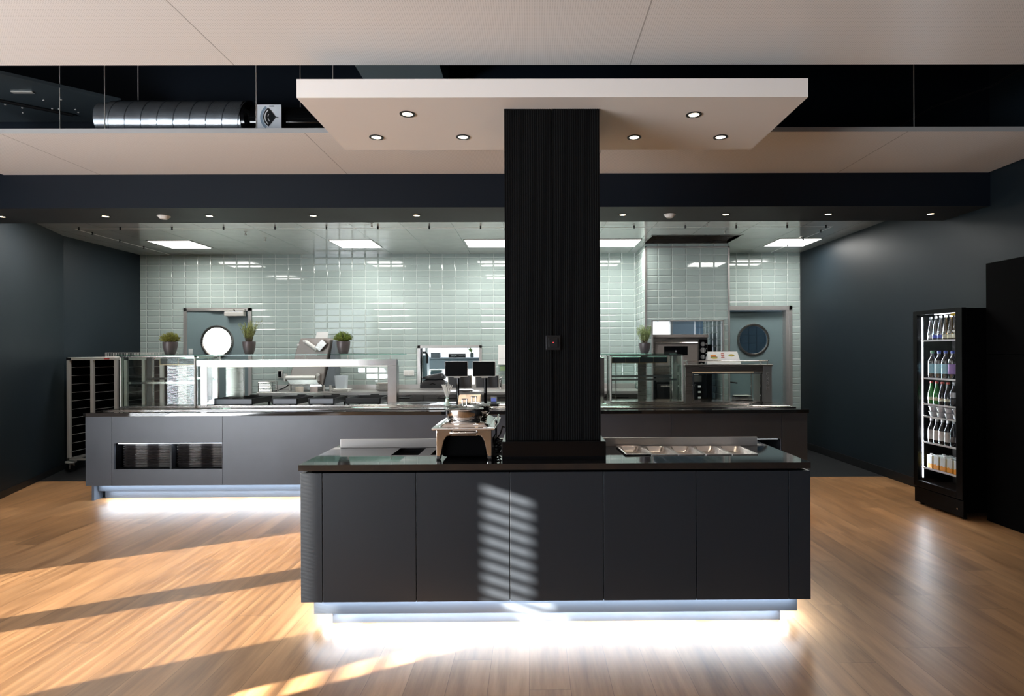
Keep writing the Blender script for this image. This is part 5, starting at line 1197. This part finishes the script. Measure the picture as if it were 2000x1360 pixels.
# ================================================================== VOID ABOVE THE RAFTS
duct_m = mat('galvanised_dark_duct', (0.42, 0.46, 0.50), 0.22, 0.9, 0.35, 7)
duct = thing('spiral_duct', 'dark shiny spiral ventilation duct hanging in the ceiling gap at the left', 'duct', (-2.8, 4.9, 3.38))
DY, DZ, DR = 4.90, 3.385, 0.165
prf = []
MB().tube([(-3.36, DY, DZ), (-2.30, DY, DZ)], DR, 40).build('duct_pipe', duct_m, duct, smooth=True)
for i in range(9):
    X = -3.33 + i * 0.128
    b = MB(); n = 40; R = []
    pa = [(X + 0.035 * math.cos(2 * PI * k / n) , DY + (DR + 0.0015) * math.sin(2 * PI * k / n), DZ + (DR + 0.0015) * math.cos(2 * PI * k / n)) for k in range(n + 1)]
    b.tube(pa, 0.0035, 6); b.build('spiral_seam', duct_m, duct, smooth=True)
MB().tube([(-3.46, DY, DZ), (-3.37, DY, DZ)], DR * 0.93, 40).build('duct_collar', duct_m, duct, smooth=True)
MB().tube([(-2.295, DY, DZ), (-2.27, DY, DZ), (-2.24, DY, DZ), (-2.16, DY, DZ)], [DR * 0.97, DR * 0.97, 0.125, 0.125], 40).build('duct_reducer', blackg, duct, smooth=True)
dp = thing('damper_plate', 'square white damper plate with a black quadrant dial on the spiral duct', 'damper', (-2.1, 4.74, 3.4))
PX0, PX1, PZ0, PZ1, PY = -2.165, -1.975, 3.275, 3.465, 4.745
MB().box(PX0, PX1, PY, PY + 0.003, PZ0, PZ1).build('plate', mat('plate_grey_white', (0.75, 0.78, 0.82), 0.4), dp)
dcx, dcz = PX1 - 0.055, (PZ0 + PZ1) / 2 - 0.005
def arc_band(r0, r1, a0, a1, y0, y1, n=16):
    pts = [(dcx + r1 * math.cos(math.radians(a0 + (a1 - a0) * k / n)), dcz + r1 * math.sin(math.radians(a0 + (a1 - a0) * k / n))) for k in range(n + 1)]
    if r0 > 0: pts += [(dcx + r0 * math.cos(math.radians(a1 - (a1 - a0) * k / n)), dcz + r0 * math.sin(math.radians(a1 - (a1 - a0) * k / n))) for k in range(n + 1)]
    else: pts += [(dcx + 0.012, dcz)]
    return MB().prism(pts, y0, y1, 'y')
dial = arc_band(0, 0.086, 122, 238, PY - 0.006, PY - 0.0005).build('quadrant_dial', blackp, dp)
arc_band(0.068, 0.075, 130, 230, PY - 0.0075, PY - 0.0062).build('dial_slot', white_p, dial); arc_band(0.045, 0.050, 150, 175, PY - 0.0075, PY - 0.0062).build('dial_slot', white_p, dial); arc_band(0.045, 0.050, 188, 225, PY - 0.0075, PY - 0.0062).build('dial_slot', white_p, dial)
MB().tube([(dcx, PY - 0.004, dcz - 0.003), (dcx + 0.032, PY - 0.004, dcz - 0.004)], 0.004, 8).build('spindle', blackp, dp)
arc_band(0.092, 0.112, 128, 232, PY - 0.001, PY - 0.0002).build('scale_print', mat('scale_blue', (0.25, 0.33, 0.42), 0.5), dp)
MB().box(PX0 + 0.095, PX0 + 0.135, PY - 0.001, PY - 0.0002, PZ1 - 0.016, PZ1 - 0.009).build('print_line', blackp, dp)
tag(MB().tube([(-2.155, DY, DZ), (-1.1, DY, DZ)], 0.115, 32).build('duct_pipe', blackg, smooth=True), 'slimmer black round duct running right, behind the floating panel', 'duct')
pl = thing('flat_duct', 'large flat dark metal duct underside at the top left corner', 'duct', (-4.5, 4.8, 3.6))
pm_ = mat('dark_sheet_metal', (0.10, 0.13, 0.15), 0.35, 0.6, 0.2, 3)
MB().prism([(-4.75, 3.85), (-4.0, 4.48), (-3.41, 5.00), (-3.41, 5.44), (-6.4, 5.44), (-6.4, 3.85)], 3.60, 3.625, 'z').build('duct_box', pm_, pl)
rnd = random.Random(11)
for i in range(12):
    X = rnd.uniform(-4.5, -3.6); Y = rnd.uniform(4.95, 5.3)
    MB().lathe([(0, -0.006), (0.006, -0.005), (0.009, 0)], (X, Y, 3.60), 8).build('rivet', alu, pl)
MB().box(-4.15, -3.98, 4.80, 4.83, 3.592, 3.599).build('bracket', alu, pl)
MB().tube([(-4.6, 4.75, 3.585), (-4.0, 5.25, 3.585)], 0.014, 8).build('bar', blackp, pl)
tag(MB().box(-1.44, -0.75, 4.0, 5.44, 3.85, 4.2).build('duct_box', mat('blue_grey_sheet', (0.22, 0.28, 0.30), 0.5, 0.1)), 'blue-grey rectangular duct above the floating panel, left of the pillar', 'duct')
rods = [(-3.72, 4.75, 'left of the large duct, farthest left'), (-3.19, 4.50, 'before the spiral duct end'), (-3.30, 5.05, 'behind the spiral duct end'), (-2.06, 4.50, 'in front of the damper plate'), (-2.0, 5.2, 'right of the damper plate'), (-1.52, 4.6, 'above the left part of the floating panel'), (2.95, 4.6, 'right of the floating panel')]
for X, Y, w in rods: tag(MB().cyl((X, Y, 3.1615 if Y < 5.3 else 3.16), 0.0035, 4.6 - 3.1615, 8).build('suspension_rod', alu), 'thin steel suspension rod in the ceiling gap, ' + w, 'rod', 'suspension rods above the rafts')
tag(MB().tube([(3.0, 5.2, 3.17), (3.05, 5.0, 3.35), (3.3, 4.9, 3.5), (3.7, 4.8, 3.62), (4.1, 4.6, 3.85)], 0.008, 6).build('ceiling_cable', blackp, smooth=True), 'black cable drooping in the dark ceiling gap at the right', 'cable')
